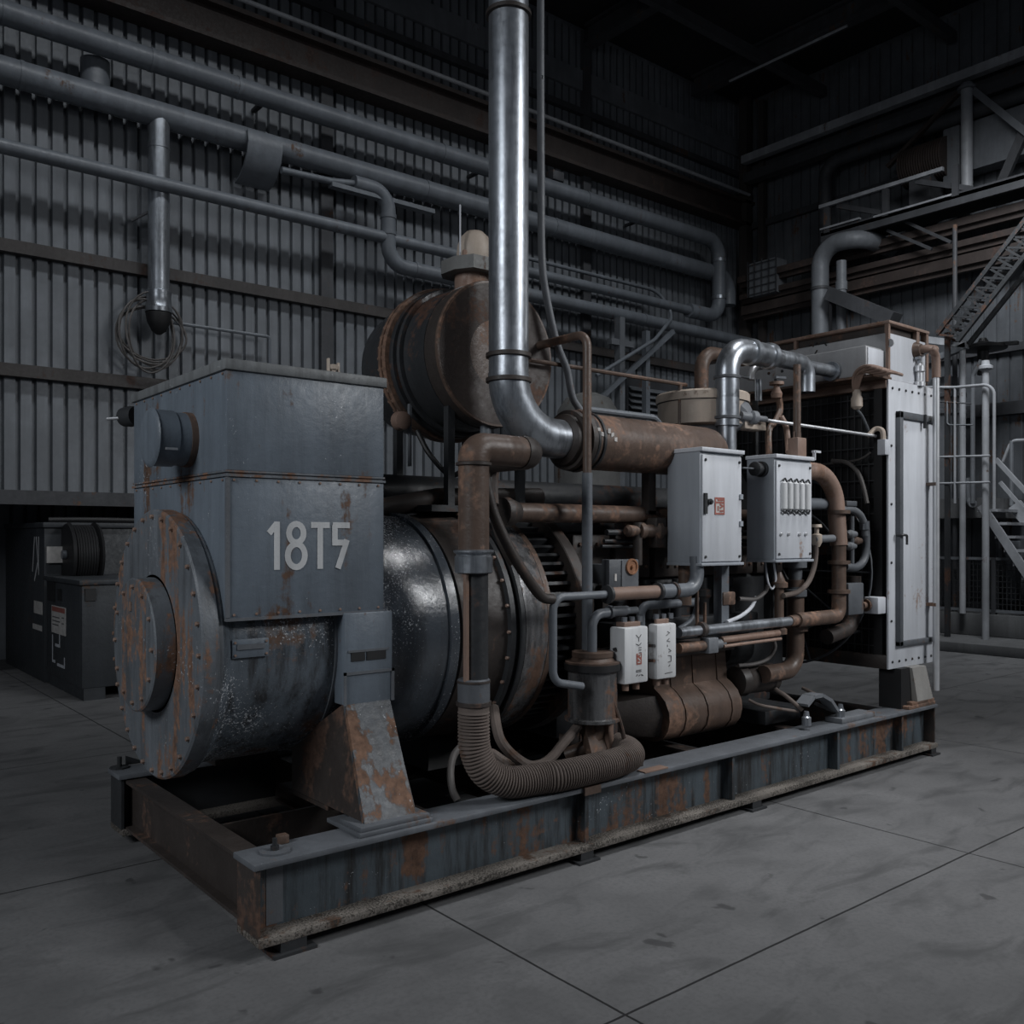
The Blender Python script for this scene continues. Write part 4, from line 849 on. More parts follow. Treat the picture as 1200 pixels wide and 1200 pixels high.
MB().tube(smoothpath([(a.x, LY, a.z-.01), (a.x-.08, LY-.0, a.z+.01), (a.x-.2, LY-.02, a.z+.12), (a.x-.3, LY-.02, a.z+.25), (a.x-.38, LY, a.z+.42), (a.x-.42, LY+.02, a.z+.6)]), .026, 12).build('rising_hose', RUSTD, t)
# two fuel filters
def fuel_filter(u0, u1, u2, v0, v1, label, marks):
    y = 3.40; xl = at(u1, v0, y=y).x; xr = at(u2, v0, y=y).x; z1 = at(u1, v0, y=y).z; z0 = at(u1, v1, y=y).z
    yb = at(u0, v0, x=xl).y
    t = thing('fuel_filter', label, 'filter', ((xl+xr)/2, (y+yb)/2, z0), 'white fuel filters')
    MB().box(xl, xr, y, yb, z0, z1, .012).build('casing', WHITE, t)
    MB().box(xl+.03, xr-.03, y+.03, yb-.02, z1-.003, z1+.025, .004).build('head', RUSTL, t)
    for k in range(3): MB().cyl((xl+.06+.06*k, y+.06, z1+.02), (xl+.06+.06*k, y+.06, z1+.05), .016, 10).build('head_bolt', STEEL, t)
    for f in (.3, .75): MB().cyl((xl+(xr-xl)*f, y+.05, z0-.04), (xl+(xr-xl)*f, y+.05, z0+.005), .02, 12).build('drain_plug', RUSTL, t)
    for f in (.35, .62): MB().bar((xl-.012, yb-.06, z0+(z1-z0)*f), (xl-.012, y+.07, z0+(z1-z0)*f-.005), .012, .016).build('side_clip', DARK, t)
    mx = xl+(xr-xl)*.58
    strokes('faded_lettering', INK, t, (mx, y-.0005, z0), (1,0,0), (0,0,1), marks(z1-z0), .0035, .001)
    return t, xl, xr, z0, z1, mx
def m1(h): return [[(-.02,h*.86),(.0,h*.80),(.02,h*.86)],[(0,h*.80),(.0,h*.74)],[(-.02,h*.7),(.0,h*.67),(.02,h*.71)],[(0,h*.63),(.02,h*.63)],[(0,h*.59),(.02,h*.585)],[(.005,h*.54),(.022,h*.54)],[(.005,h*.5),(.022,h*.5)],[(-.02,h*.23),(.02,h*.235)],[(-.02,h*.205),(.02,h*.21)],[(-.02,h*.13),(-.01,h*.16)],[(0,h*.13),(.01,h*.15)],[(.02,h*.15),(.035,h*.13)]]
def m2(h): return [[(-.01,h*.86),(.01,h*.83)],[(-.0,h*.82),(-.02,h*.79)],[(.005,h*.73),(-.015,h*.69),(.012,h*.67)],[(-.01,h*.62),(-.01,h*.58)],[(0,h*.54),(.02,h*.5),(0,h*.48)],[(-.005,h*.42),(.02,h*.41),(.02,h*.31),(-.005,h*.3)],[(.0,h*.22),(.012,h*.25)],[(-.03,h*.1),(.03,h*.11)]]
t, xl, xr, z0, z1, mx = fuel_filter(714, 732, 760, 736, 803, 'pale boxy fuel filter with a small red tag, the left one of two', m1)
r_ = MB().box(mx-.018, mx+.022, 3.398, 3.4004, z0+.10, z0+.16).build('red_tag', RED, t)
strokes('tag_print', PAPER, r_, (mx, 3.398, z0+.10), (1,0,0), (0,0,1), [[(-.01,.055),(.01,.055),(.01,.04)],[(-.008,.035),(.012,.02)],[(-.01,.012),(.01,.012)]], .006, .0008)
fuel_filter(759, 770, 793, 732, 797, 'pale boxy fuel filter without a red tag, the right one of two', m2)
fa = at(697, 742, y=3.5)
t = thing('filter_feed_pipe', 'grey bent pipe feeding the top of the left fuel filter', 'pipe', (fa.x, 3.5, .95))
MB().tube(fillet([(fa.x, 3.52, .96), (fa.x, 3.52, 1.19), (at(735,722,y=3.52).x, 3.52, 1.2)], .07, 7), .026, 14).build('feed_pipe', PIPE, t)
MB().lathe((at(713,722,y=3.52).x, 3.52, 1.197), (1,0,0), [(0,.026),(0,.036),(.02,.036),(.02,.03),(.12,.03),(.14,.02),(.22,.02)], 14).build('union', PIPED, t)
ga = at(748, 735, y=3.62)
tag(MB().tube(fillet([(ga.x+.02, 3.62, ga.z-.08), (ga.x+.02, 3.62, at(750,710,y=3.62).z), (at(815,710,y=3.62).x, 3.62, at(750,710,y=3.62).z)], .06, 6), .026, 12).build('cross_pipe', PIPE), 'dark grey pipe bending up behind the two fuel filters', 'pipe')
# ================================================================== CONTROL BOXES
BYF = 3.40
def control_box(name, label, u0, u1, u2, vt, vb):
    xl, xr = at(u1, 560, y=BYF).x, at(u2, 560, y=BYF).x; z1, z0 = at(u1, vt, y=BYF).z, at(u1, vb, y=BYF).z; yb = at(u0, 560, x=xl).y
    t = thing(name, label, 'control box', ((xl+xr)/2, (BYF+yb)/2, z0))
    MB().box(xl, xr, BYF+.012, yb, z0, z1, .005).build('casing', BOX, t)
    d = MB().box(xl+.012, xr-.008, BYF, BYF+.014, z0+.012, z1-.03, .004).build('door', PANEL, t)
    MB().box(xl-.008, xr+.008, BYF-.012, yb+.005, z1-.012, z1+.012, .003).build('top_cap', PANEL, t)
    MB().box(xl-.006, xr+.006, BYF-.008, yb, z0-.012, z0+.004, .003).build('bottom_lip', BOX, t)
    bolts('corner_screw', DARK, d, [(xl+.035, BYF, z0+.04), (xr-.03, BYF, z0+.04), (xl+.035, BYF, z1-.06), (xr-.03, BYF, z1-.06)], (0,-1,0), .009, .008)
    return t, d, xl, xr, yb, z0, z1
t, d, xl, xr, yb, z0, z1 = control_box('control_box', 'grey control box with a small red and white sign on its door', 782, 822, 870, 526, 661)
lp = at(826, 590, y=BYF); lt = MB().box(lp.x-.012, lp.x+.012, BYF-.012, BYF+.002, lp.z-.06, lp.z+.06).build('latch_plate', DARK, d)
MB().lathe((lp.x+.012, BYF-.005, lp.z), (0,-1,0), [(0,.018),(.02,.018),(.02,.01),(.03,.01)], 12).build('latch_knob', DARK, lt) if False else MB().lathe((lp.x+.03, BYF-.002, lp.z+.01), (0,-1,0), [(0,.018),(.02,.018),(.02,.01),(.03,.01)], 12).build('latch_knob', DARK, d)
sp = at(843, 593, y=BYF); sg = MB().box(sp.x-.045, sp.x+.045, BYF-.0025, BYF-.0003, sp.z-.05, sp.z+.05).build('warning_sign', PAPER, d)
strokes('sign_frame', RED, d, (sp.x, BYF-.0025, sp.z), (1,0,0), (0,0,1), [[(-.04,-.045),(.04,-.045),(.04,.045),(-.04,.045),(-.04,-.045)],[(-.04,.02),(.04,.02)],[(-.015,.0),(-.015,-.03)],[(.0,.01),(.03,.0),(.0,-.012)],[(.0,-.03),(.03,-.028)],[(-.02,.035),(.03,.035)]], .011, .001)
MB().box(xr-.03, xr-.005, BYF-.01, BYF+.001, z0+.22, z0+.25).build('hinge', BOX, d)
MB().box(xr-.03, xr-.005, BYF-.01, BYF+.001, z1-.28, z1-.25).build('hinge', BOX, d)
px_ = at(850, 700, y=3.5).x
sb = MB().box(px_-.035, px_+.035, 3.5, 3.56, .98, z0).build('support_post', PIPE, t)
MB().box(px_-.03, px_+.09, 3.49, 3.57, 1.19, 1.27, .01).build('post_fitting', RUST, sb)
MB().cyl((xl+.1, yb-.05, z0-.25), (xl+.1, yb-.05, z0), .04, 14).build('cable_inlet', RUST, t)
b1 = (xl, xr, yb, z0, z1)
t, d, xl, xr, yb, z0, z1 = control_box('relay_box', 'grey control box with a row of fluted white strips on its front', 875, 909, 952, 534, 657)
a = at(914, 564, y=BYF); b = at(948, 599, y=BYF); n = 5; w = (b.x-a.x)/n
for k in range(n):
    x = a.x+w*(k+.5)
    f = MB().lathe((x, BYF-.002, b.z), (0,0,1), [(0,w*.2),(.01,w*.4),(a.z-b.z-.01,w*.4),(a.z-b.z,w*.2)], 14).build('fluted_strip', WHITE, d)
    for zz, s in ((a.z, .02), (b.z, -.02)):
        MB().bar((x-w*.35, BYF-.012, zz+s*.2), (x+w*.1, BYF-.012, zz+s), .007, .009).build('strip_hook', DARK, f)
        MB().bar((x+w*.1, BYF-.012, zz+s), (x+w*.4, BYF-.012, zz-s*.2), .007, .009).build('strip_hook', DARK, f)
q = at(930, 626, y=BYF); bolts('button', CHROME, d, [(q.x+dx_, BYF, q.z) for dx_ in (-.14, -.06, .06, .13)], (0,-1,0), .012, .012, 10)
sl = at(893, 550, x=xl); kn = MB().lathe((xl, sl.y, sl.z), (-1,0,0), [(0,.05),(.02,.05),(.02,.035),(.06,.035),(.06,.045),(.08,.045),(.085,.03)], 20).build('cable_gland', DARK, t)
MB().cyl((xl-.08, sl.y, sl.z), (xl-.2, sl.y, sl.z), .006, 6).build('gland_stud', STEEL, kn)
ga = at(934, 525, y=BYF+.08); MB().box(ga.x-.05, ga.x+.05, BYF+.04, BYF+.12, z1+.01, z1+.14, .006).build('riser_gland', RUSTL, t)
for k in range(3): MB().cyl((ga.x-.035+.035*k, BYF+.08, z1+.14), (ga.x-.035+.035*k, BYF+.08, z1+.18), .008, 6).build('gland_stud', RUST, t)
MB().cyl((ga.x, BYF+.08, z1+.14), (ga.x, BYF+.08, z1+.62), .024, 12).build('riser_conduit', RUST, t)
MB().box(ga.x+.12, ga.x+.2, BYF+.03, BYF+.05, z1+.05, z1+.065).box(ga.x+.13, ga.x+.14, BYF+.03, BYF+.05, z1, z1+.06).build('catch', PANEL, t)
MB().box((xl+xr)/2-.03, (xl+xr)/2+.03, 3.55, 3.61, .98, z0).build('support_post', DARK, t)
b2 = (xl, xr, yb, z0, z1)

# ================================================================== AIR CLEANER AND STEEL PIPE
ac = at(826, 485, y=3.98); ar = .30
t = thing('air_cleaner', 'round cream air cleaner behind the first control box', 'air cleaner', (ac.x, 4.0, 2.2))
zt, zb = 2.575, 2.335
MB().lathe((ac.x, 4.0, zb), (0,0,1), [(0,ar*.9),(.01,ar),(zt-zb-.075,ar)], 48).build('bowl', CREAM, t)
MB().lathe((ac.x, 4.0, zt-.075), (0,0,1), [(0,ar-.01),(.0,ar+.012),(.05,ar+.012),(.062,ar),(.075,ar*.6),(.08,0)], 48).build('lid', CREAM, t)
MB().lathe((ac.x, 4.0, zt-.08), (0,0,1), [(0,ar+.004),(.008,ar+.004)], 48).build('seam', DARK, t)
MB().lathe((ac.x, 4.0, zb-.13), (0,0,1), [(0,ar*.45),(.06,ar*.7),(.13,ar*.82),(.132,ar*.82)], 36).build('underside', STRUCL, t)
MB().cyl((ac.x, 4.0, 1.72), (ac.x, 4.0, zb-.1), .1, 20).build('outlet', DARK, t)
MB().box(ac.x+.05, ac.x+.28, 3.69, 3.8, zb-.02, zb+.035, .006).build('bracket', CREAM, t)
S2Y = 3.72; sx = at(852, 480, y=S2Y).x; st = at(870, 411, y=S2Y).z; sxe = at(945, 430, y=S2Y).x
t = thing('steel_coolant_pipe', 'bright steel pipe bending from the first control box towards the radiator header', 'pipe', (sx, S2Y, 2.15))
MB().tube(fillet([(sx, S2Y, 2.5), (sx, S2Y, st), (sx+.24, S2Y, st)], .17, 10), .078, 26).build('elbow', STEEL, t)
MB().cyl((sx, S2Y, 2.12), (sx, S2Y, 2.34), .06, 24).cyl((sx, S2Y, 2.32), (sx, S2Y, 2.55), .078, 26).build('lower_leg', STEEL, t)
for zz in (2.62, 2.36): MB().lathe((sx, S2Y, zz), (0,0,1), [(0,.078),(.004,.088),(.02,.088),(.024,.078)], 26).build('collar', PIPED, t)
MB().lathe((sx+.22, S2Y, st), (1,0,0), [(0,.078),(.01,.09),(.05,.09),(.06,.08),(.2,.08),(.21,.09),(.25,.09),(.26,.072),(.34,.06)], 28).build('reducer', STEEL, t)
MB().tube(fillet([(sx+.5, S2Y, st), (sxe, S2Y, st), (sxe+.0, S2Y, st-.2)], .09, 8), .06, 22).build('header_leg', STEEL, t)
MB().lathe((sxe, S2Y, 2.81), (1,0,0), [(0,.045),(6.03-sxe,.045),(6.03-sxe,.07),(6.07-sxe,.07)], 20).build('header_stub', STEEL, t)
MB().lathe((sx, S2Y, 2.12), (0,0,1), [(0,.1),(.025,.1)], 24).build('base_flange', DARK, t)
MB().cyl((sx-.02, S2Y-.02, 2.2), (sx-.02, S2Y+.3, 2.2), .02, 8).build('stay', DARK, t)
MB().box(sx-.02, sx+.02, S2Y, 3.93, 1.74, 2.12).build('stay', DARK, t)
t = thing('brown_vent_pipe', 'brown pipe bend rising behind the bright steel pipe', 'pipe', (at(824,440,y=4.6).x, 4.6, 1.75))
p = at(822, 412, y=4.6); MB().tube(fillet([(p.x, 4.6, 1.97), (p.x, 4.6, p.z), (p.x+.9, 4.6, p.z)], .15, 8), .055, 16).build('pipe_run', RUST, t)
t = thing('chrome_vent_bend', 'small pale curved vent pipe hooked over right of the steel pipe', 'pipe', (at(885,450,y=3.9).x, 3.9, 2.45))
p = at(884, 440, y=3.9); MB().tube(fillet([at(880, 445, y=3.9), at(881, 430, y=3.9), at(905, 428, y=3.9)], .1, 7), .026, 14).build('bend', CHROME, t)
MB().tube([at(889, 445, y=3.9), at(889, 470, y=3.9)], .024, 14).tube(smoothpath([at(866, 441, y=3.9), at(875, 443, y=3.9), at(884, 444, y=3.9), at(886, 470, y=3.9), at(887, 488, y=3.9)]), .008, 8).build('down_tube', STEEL, t)
MB().bar(at(885, 470, y=3.9), (at(885, 470, y=3.9).x, 3.9, 1.74), .03, .03).build('stay', DARK, t)
# long tie rod to the radiator
a = at(868, 488, y=3.72); b = at(1026, 511, y=3.46)
t = thing('tie_rod', 'pale thin tie rod from the steel pipe to a hooked fitting on the radiator', 'rod', (5.5, 3.6, a.z))
b = V(6.2, at(1026, 511, x=6.2).y, at(1026, 511, x=6.2).z)
MB().cyl((a.x-.05, a.y, a.z), b, .012, 10).build('rod', CHROME, t)
MB().lathe((a.x-.03, a.y-.02, a.z), b-V(a), [(0,.03),(.08,.03),(.09,.045),(.13,.045),(.14,.02),(.22,.02)], 14).build('turnbuckle', STRUCL, t)
MB().tube(smoothpath([b+V(-.05,.03,0), b+V(0,.0,.05), b+V(.0,-.05,.035), b+V(0,-.06,-.03)]), .018, 8).build('hook', CREAM, t)
MB().box(6.17, 6.23, b.y-.09, b.y-.03, b.z-.14, b.z-.03, .004).build('anchor_block', PANEL, t)
MB().lathe((a.x+.02, a.y+.06, a.z+.01), (.5,0,.4), [(-.1,.06),(0,.11),(.06,.1),(.12,.05)], 18).build('cone_fitting', STRUCL, t)

# ================================================================== RADIATOR
RX0, RX1, RYF, RYB, RZ0, RZ1 = 6.25, 6.92, 3.40, 5.05, .655, 2.735
t = thing('radiator', 'tall black-cored radiator with pale grey end panel and rust-edged header tank', 'radiator', (6.58, 4.2, ZT))
MB().box(RX0+.05, RX1-.02, RYF+.03, RYB-.03, RZ0+.08, RZ1-.05).build('core', CORE, t)
m = MB(); n = 26
for k in range(n+1):
    y = RYF+.1+(RYB-RYF-.2)*k/n; m.box(RX0+.012, RX0+.02, y-.003, y+.003, RZ0+.1, RZ1-.08)
for k in range(16):
    z = RZ0+.16+(RZ1-RZ0-.28)*k/15; m.box(RX0+.006, RX0+.014, RYF+.06, RYB-.06, z-.0035, z+.0035)
m.build('core_guard', WIRE, t)
MB().box(RX0, RX0+.06, RYF+.045, RYF+.11, RZ0+.1, RZ1-.06).build('corner_post', CORE, t)
MB().box(RX0-.01, RX1, RYF+.012, RYB, RZ1-.06, RZ1, .005).build('top_rail', RUSTL, t)
MB().box(RX0-.005, RX1, RYF+.012, RYB, RZ0, RZ0+.1, .005).build('bottom_rail', RUSTD, t)
fr = MB().box(RX0, RX1+.01, RYF-.004, RYF+.012, RZ0, RZ1, .003).build('end_panel', PANEL, t)
bolts('panel_screw', DARK, fr, [(RX0+.05+.095*k, RYF-.004, RZ1-.06) for k in range(7)]+[(RX0+.05+.095*k, RYF-.004, RZ0+.05) for k in range(7)]+[(RX0+.035, RYF-.004, 1.0+.42*k) for k in range(4)], (0,-1,0), .010, .008)
da = at(1049, 482, y=RYF); db = at(1049, 757, y=RYF); dr = at(1092, 480, y=RYF).x
MB().box(da.x+.04, dr-.01, RYF-.018, RYF, db.z+.02, da.z-.02, .004).build('door_panel', PANEL, fr)
m = MB().box(da.x, da.x+.045, RYF-.04, RYF, db.z, da.z, .004).box(da.x, dr, RYF-.04, RYF, da.z-.05, da.z, .004).box(da.x, dr, RYF-.04, RYF, db.z, db.z+.035, .004).box(dr-.02, dr, RYF-.03, RYF, db.z, da.z, .004)
m.build('door_frame', PIPED, fr)
MB().bar((da.x+.35, RYF-.045, da.z+.0), (da.x+.35, RYF-.045, da.z-.1), .02, .02).build('hasp', DARK, fr)
hp = at(1054, 627, y=RYF-.04); MB().tube(fillet([(hp.x, RYF-.015, hp.z), (hp.x, RYF-.06, hp.z), (hp.x+.07, RYF-.06, hp.z), (hp.x+.07, RYF-.06, hp.z-.07)], .015, 4), .009, 8).build('handle', DARK, fr)
# legs
for (y0, y1) in ((RYF-.09, RYF+.09), (RYB-.08, RYB+.08)):
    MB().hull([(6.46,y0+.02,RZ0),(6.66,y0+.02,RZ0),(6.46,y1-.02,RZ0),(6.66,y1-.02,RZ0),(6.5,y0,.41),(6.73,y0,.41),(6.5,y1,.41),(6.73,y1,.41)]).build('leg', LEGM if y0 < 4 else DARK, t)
    MB().box(6.36, 6.75, y0-.01, y1+.03, ZT, .39, .003).box(6.42, 6.75, y0, y1+.01, .39, .412, .003).build('leg_plate', RUST, t)
MB().box(6.34, 6.48, RYF-.05, RYF+.12, ZT, RZ0).build('leg', CORE, t)
MB().hull([(6.3,4.55,ZT),(6.6,4.55,ZT),(6.3,4.95,ZT),(6.6,4.95,ZT),(6.35,4.62,RZ0),(6.55,4.62,RZ0),(6.35,4.9,RZ0),(6.55,4.9,RZ0)]).build('leg', CORE, t)
p = at(1056, 797, y=RYF+.05); MB().cyl((p.x, RYF+.05, p.z-.03), (p.x, RYF+.05, RZ0), .012, 8).lathe((p.x, RYF+.05, p.z-.04), (0,0,1), [(0,.03),(.02,.03)], 10).build('drain_tap', STEEL, t)
# header tank
HX0 = 6.30; hc = at(1059, 370, x=HX0); HYF = 3.43; HZ = at(1059, 372, x=HX0).z; HX1 = 6.86
hz0 = RZ1+.0; HYB = 5.15
hd = MB().box(HX0, HX1, HYF, HYB, hz0, HZ-.085, .004).build('header_tank', TIN, t)
MB().box(HX0+.03, HX1-.03, HYF+.03, HYB-.03, HZ-.1, HZ-.02).build('header_lip_wall', RUSTD, hd)
MB().box(HX0-.015, HX1+.02, HYF-.02, HYB+.02, HZ-.022, HZ, .003).build('header_top_edge', RUSTL, hd)
for y in (HYF-.005, HYF+.75, HYB-.4): MB().box(HX0-.008, HX0+.02, y, y+.025, HZ-.09, HZ-.02).build('lip_post', RUSTL, hd)
for b_ in ((HX1-.16, HX1-.12, HYF-.012, HYF+.02, HZ-.13, HZ-.02), (HX1-.02, HX1+.015, HYF-.015, HYF+.03, hz0+.05, HZ-.02), (HX0-.01, HX0+.015, HYF-.012, HYF+.012, hz0, HZ-.02)): MB().box(*b_).build('corner_strip', RUSTL, hd)
MB().box(HX0+.015, HX1-.02, HYF-.006, HYF+.002, hz0+.01, HZ-.09).build('end_plate', PANEL, hd)  # paler than the tank: light on the front face painted in
p = at(1041, 384+16, x=HX0); bolts('plate_screw', DARK, hd, [(6.06, HYF+.72+.06*k, hz0+.14+.05*(k%2)) for k in range(3)]+[(6.06, HYF+.78, hz0+.08)], (-1,0,0), .012, .01)
p = at(1043, 402, x=HX0); MB().lathe((HX0+.002, p.y, p.z), (-1,0,0), [(0,.03),(.01,.03),(.01,.02),(.004,.018),(.004,0)], 16).build('oval_plug', CHROME, hd)
for u in (955, 1026): p = at(u, 430, x=HX0); MB().box(HX0-.016, HX0-.008, p.y-.02, p.y+.02, hz0+.02, hz0+.16).build('slot', BLACK, hd)
# faint scratched marks left on the header
p = at(962, 405, x=HX0); strokes('scratched_mark', DARK, hd, (HX0-.0005, p.y+.12, p.z-.03), (0,-1,0), (0,0,1), [[(0,.05),(.03,.06)],[(.05,.03),(.08,.07)],[(.1,.04),(.14,.06),(.17,.02)],[(.06,-.04),(.09,.0)]], .012, .001, (-1,0,0))
# long raised box along the header face, its end cover paler to paint in the lit face
y0_ = at(1015, 420, x=6.06).y; zz = at(1015, 404, x=6.06).z
sb_ = MB().box(6.06, HX0, y0_, y0_+1.15, RZ1+.016, zz, .012).build('side_box', TIN, hd)
MB().box(6.075, HX0-.01, y0_-.008, y0_+.002, RZ1+.03, zz-.015, .003).build('end_cover', PANEL, t).parent = hd
MB().box(6.05, HX0, y0_-.06, y0_+1.2, RZ1, RZ1+.016).build('rust_ledge', RUST, t)
# cable bundle over the rail corner
m = MB(); rnd = random.Random(9)
for k in range(5):
    o = V(-.012*k, .03*k-.06, .014*k)
    m.tube(smoothpath([at(1052, 440, x=6.22)+o*.5, at(1036, 438, x=6.03)+o, at(1022, 440, x=6.02)+o, at(1008, 436+2*k, x=6.02)+o*.5, at(1004, 450+k, x=6.04)+o*.3, at(1003, 466, x=6.06)]), .012, 7)
tag(m.build('cable_bundle', RUSTL), 'loose bundle of brown cables draped over the top corner of the radiator', 'cable')
t3 = thing('hanging_sensor', 'pale plug hanging on a wire at the top corner of the radiator core', 'sensor', at(1004, 476, x=6.06))
p = at(1004, 480, x=6.06); MB().lathe(p, (0,0,1), [(0,.02),(.02,.04),(.08,.04),(.1,.03),(.14,.03)], 14).build('plug', CREAM, t3)
MB().tube(smoothpath([p, at(1010, 487, x=6.1), at(1016, 500, x=6.15), at(1020, 512, x=6.2)]), .01, 8).build('wire', PIPED, t3)
# overflow pipe
oa = at(1074, 411, y=RYF+.02); ox = at(1097, 500, y=RYF-.08).x
t3 = thing('overflow_pipe', 'thin bright pipe from a brown bend down the edge of the pale end panel', 'pipe', (ox, RYF-.08, .5))
MB().lathe((oa.x, HYF, oa.z), (0,-1,0), [(-.01,.07),(.02,.06),(.05,.045)], 20).build('brown_socket', RUST, t3)
z_ = oa.z-.005
MB().tube(smoothpath([(oa.x, HYF-.0, z_), (oa.x+.02, HYF-.07, z_+.012), (oa.x+.08, RYF-.075, z_+.01), (ox-.05, RYF-.08, z_-.0), (ox-.01, RYF-.08, z_-.04), (ox, RYF-.08, z_-.12), (ox, RYF-.08, z_-.2)], 5), .031, 16).build('bend', RUSTL, t3)
MB().cyl((ox, RYF-.08, .46), (ox, RYF-.08, z_-.1), .024, 18).build('down_pipe', CHROME, t3)
for z in (1.1, 2.0): MB().box(ox-.03, ox+.03, RYF-.09, RYF, z-.012, z+.012).build('clip', RUST, t3)
tap = at(1082, 432, y=RYF-.02); t3 = thing('bleed_valve', 'small shiny bleed valve below the brown bend of the header', 'valve', (tap.x, RYF, RZ1))
MB().lathe((tap.x-.02, RYF-.0, RZ1-.005), (0,0,1), [(0,.04),(.03,.04),(.04,.025),(.1,.025),(.11,.04),(.15,.04),(.17,.02)], 14).build('valve_body', CHROME, t3)
MB().bar((tap.x-.06, RYF, RZ1+.2), (tap.x+.08, RYF, RZ1+.26), .03, .02).box(tap.x-.03, tap.x-.01, RYF-.01, RYF+.01, RZ1+.15, RZ1+.22).build('lever', STEEL, t3)
# fan guard ring in front of the core
t3 = thing('fan_guard', 'black fan guard ring against the radiator core', 'fan guard', (6.18, 4.0, 1.0))
gy, gz = 4.2, 1.35; m = MB()
for R in (.72, .48): m.tube([(6.17, gy+R*math.cos(a), gz+R*math.sin(a)) for a in [2*PI*i/48 for i in range(49)]], .009, 6)
for k in range(10): a = 2*PI*k/10; m.cyl((6.17, gy+.1*math.cos(a), gz+.1*math.sin(a)), (6.17, gy+.72*math.cos(a), gz+.72*math.sin(a)), .007, 6)
m.build('guard_wires', PIPED, t3)
for a in (.4, 2.6, 3.8, 5.6): MB().cyl((6.17, gy+.72*math.cos(a), gz+.72*math.sin(a)), (6.31, gy+.72*math.cos(a), gz+.72*math.sin(a)), .012, 6).build('guard_stud', DARK, t3)

# ================================================================== COOLANT AND OIL PIPES AT THE RADIATOR END
KY = 3.46; kx = at(983, 640, y=KY).x; kz = at(952, 551, y=KY).z
t = thing('brown_coolant_pipe', 'brown flanged coolant pipe bending down beside the second control box', 'pipe', (kx, KY, .95))
MB().tube(fillet([(b2[1]-.06, KY+.06, kz), (kx, KY+.04, kz), (kx, KY, kz-.5)], .22, 10), .058, 22).build('upper_bend', RUSTL, t)
kb = at(983, 722, y=KY).z
MB().tube(fillet([(kx, KY, kz-.45), (kx, KY, kb), (kx-.5, KY, kb-.0)], .06, 5), .048, 20).build('downcomer', RUST, t)
for v in (600, 659, 693):
    zz = at(983, v, y=KY).z; MB().lathe((kx, KY, zz-.012), (0,0,1), [(0,.05),(0,.075),(.024,.075),(.024,.05)], 20).build('flange', RUST, t)
MB().cyl((b2[1]-.1, KY+.1, at(965,590,y=KY).z), (kx-.03, KY+.08, at(965,590,y=KY).z), .04, 18).build('grey_branch', PIPE, t)
sz = at(870, 742, y=KY).z; xs0, xs1 = at(795, 752, y=KY).x, kx-.3
t = thing('steel_cross_pipe', 'shiny horizontal pipe below the control boxes', 'pipe', ((xs0+xs1)/2, KY, kb-.05))
MB().tube([(xs0, KY, kb-.005), (at(930,735,y=KY).x, KY, kb-.002)], .03, 18).build('bright_run', STEEL, t)
MB().tube([(at(925,735,y=KY).x, KY, kb-.001), (kx-.28, KY, kb)], .036, 18).build('brown_run', RUST, t)
for u in (822, 950): x = at(u, 740, y=KY).x; MB().lathe((x-.02, KY, kb), (1,0,0), [(0,.03),(.004,.045),(.036,.045),(.04,.03)], 18).build('clamp', RUSTD, t)
t = thing('copper_line', 'brown hose with a pale coupling running under the shiny horizontal pipe', 'hose', (4.6, KY, kb-.12))
MB().tube([(xs0, KY, kb-.095), (at(825,760,y=KY).x, KY, kb-.095)], .03, 12).build('braided_end', RUST, t)
MB().tube([(at(845,760,y=KY).x, KY, kb-.075), (at(912,748,y=KY).x, KY, kb-.07)], .022, 12).tube([(at(845,760,y=KY).x, KY-.02, kb-.11), (at(912,748,y=KY).x, KY-.02, kb-.105)], .01, 8).build('brown_line', RUSTL, t)
x = at(836, 760, y=KY).x; MB().box(x-.09, x+.0, KY-.04, KY+.03, kb-.14, kb-.05, .006).lathe((x, KY, kb-.095), (1,0,0), [(0,.03),(.06,.03),(.06,.02),(.1,.02)], 12).build('coupling', STRUCL, t)
MB().box(xs0+.1, xs0+.14, KY, 3.7, kb-.1, kb-.07).build('stay', DARK, t)
for i, (u, lb) in enumerate(((932, 'brown standpipe with a wide collar under the second control box'), (913, 'slim brown standpipe with a cap left of the collared one'))):
    y = 3.56 if i == 0 else 3.5; x = at(u, 720, y=y).x; r = (.06, .03)[i]
    t = thing('standpipe', lb, 'pipe', (x, y, .7))
    if i == 0:
        MB().tube(fillet([(x, y, 1.32), (x, y, .72), (x-.35, y, .72)], .12, 8), r*.95, 20).build('pipe_run', RUST, t)
        MB().lathe((x, y, 1.2), (0,0,1), [(0,r),(.01,r*1.25),(.05,r*1.25),(.06,r),(.1,.05),(.12,.045),(.2,.045),(.2,.075),(.36,.075)], 20).build('collar', PIPED, t)
        MB().lathe((x, y, .98), (0,0,1), [(0,r),(0,r*1.35),(.03,r*1.35),(.03,r)], 20).build('flange', RUST, t)
    else:
        MB().lathe((x, y, .98), (0,0,1), [(0,.05),(.03,.05),(.05,r),(.3,r),(.3,.055),(.33,.055),(.34,.04),(.4,.015)], 16).build('pipe_run', RUST, t)
lx = at(1003, 720, y=3.6).x
tag(MB().tube(fillet([(lx, 3.62, 1.32), (lx, 3.62, .95), (lx-.35, 3.62, .9)], .14, 8), .055, 18).build('lower_bend', RUSTD), 'dark brown pipe bend low against the radiator core', 'pipe')
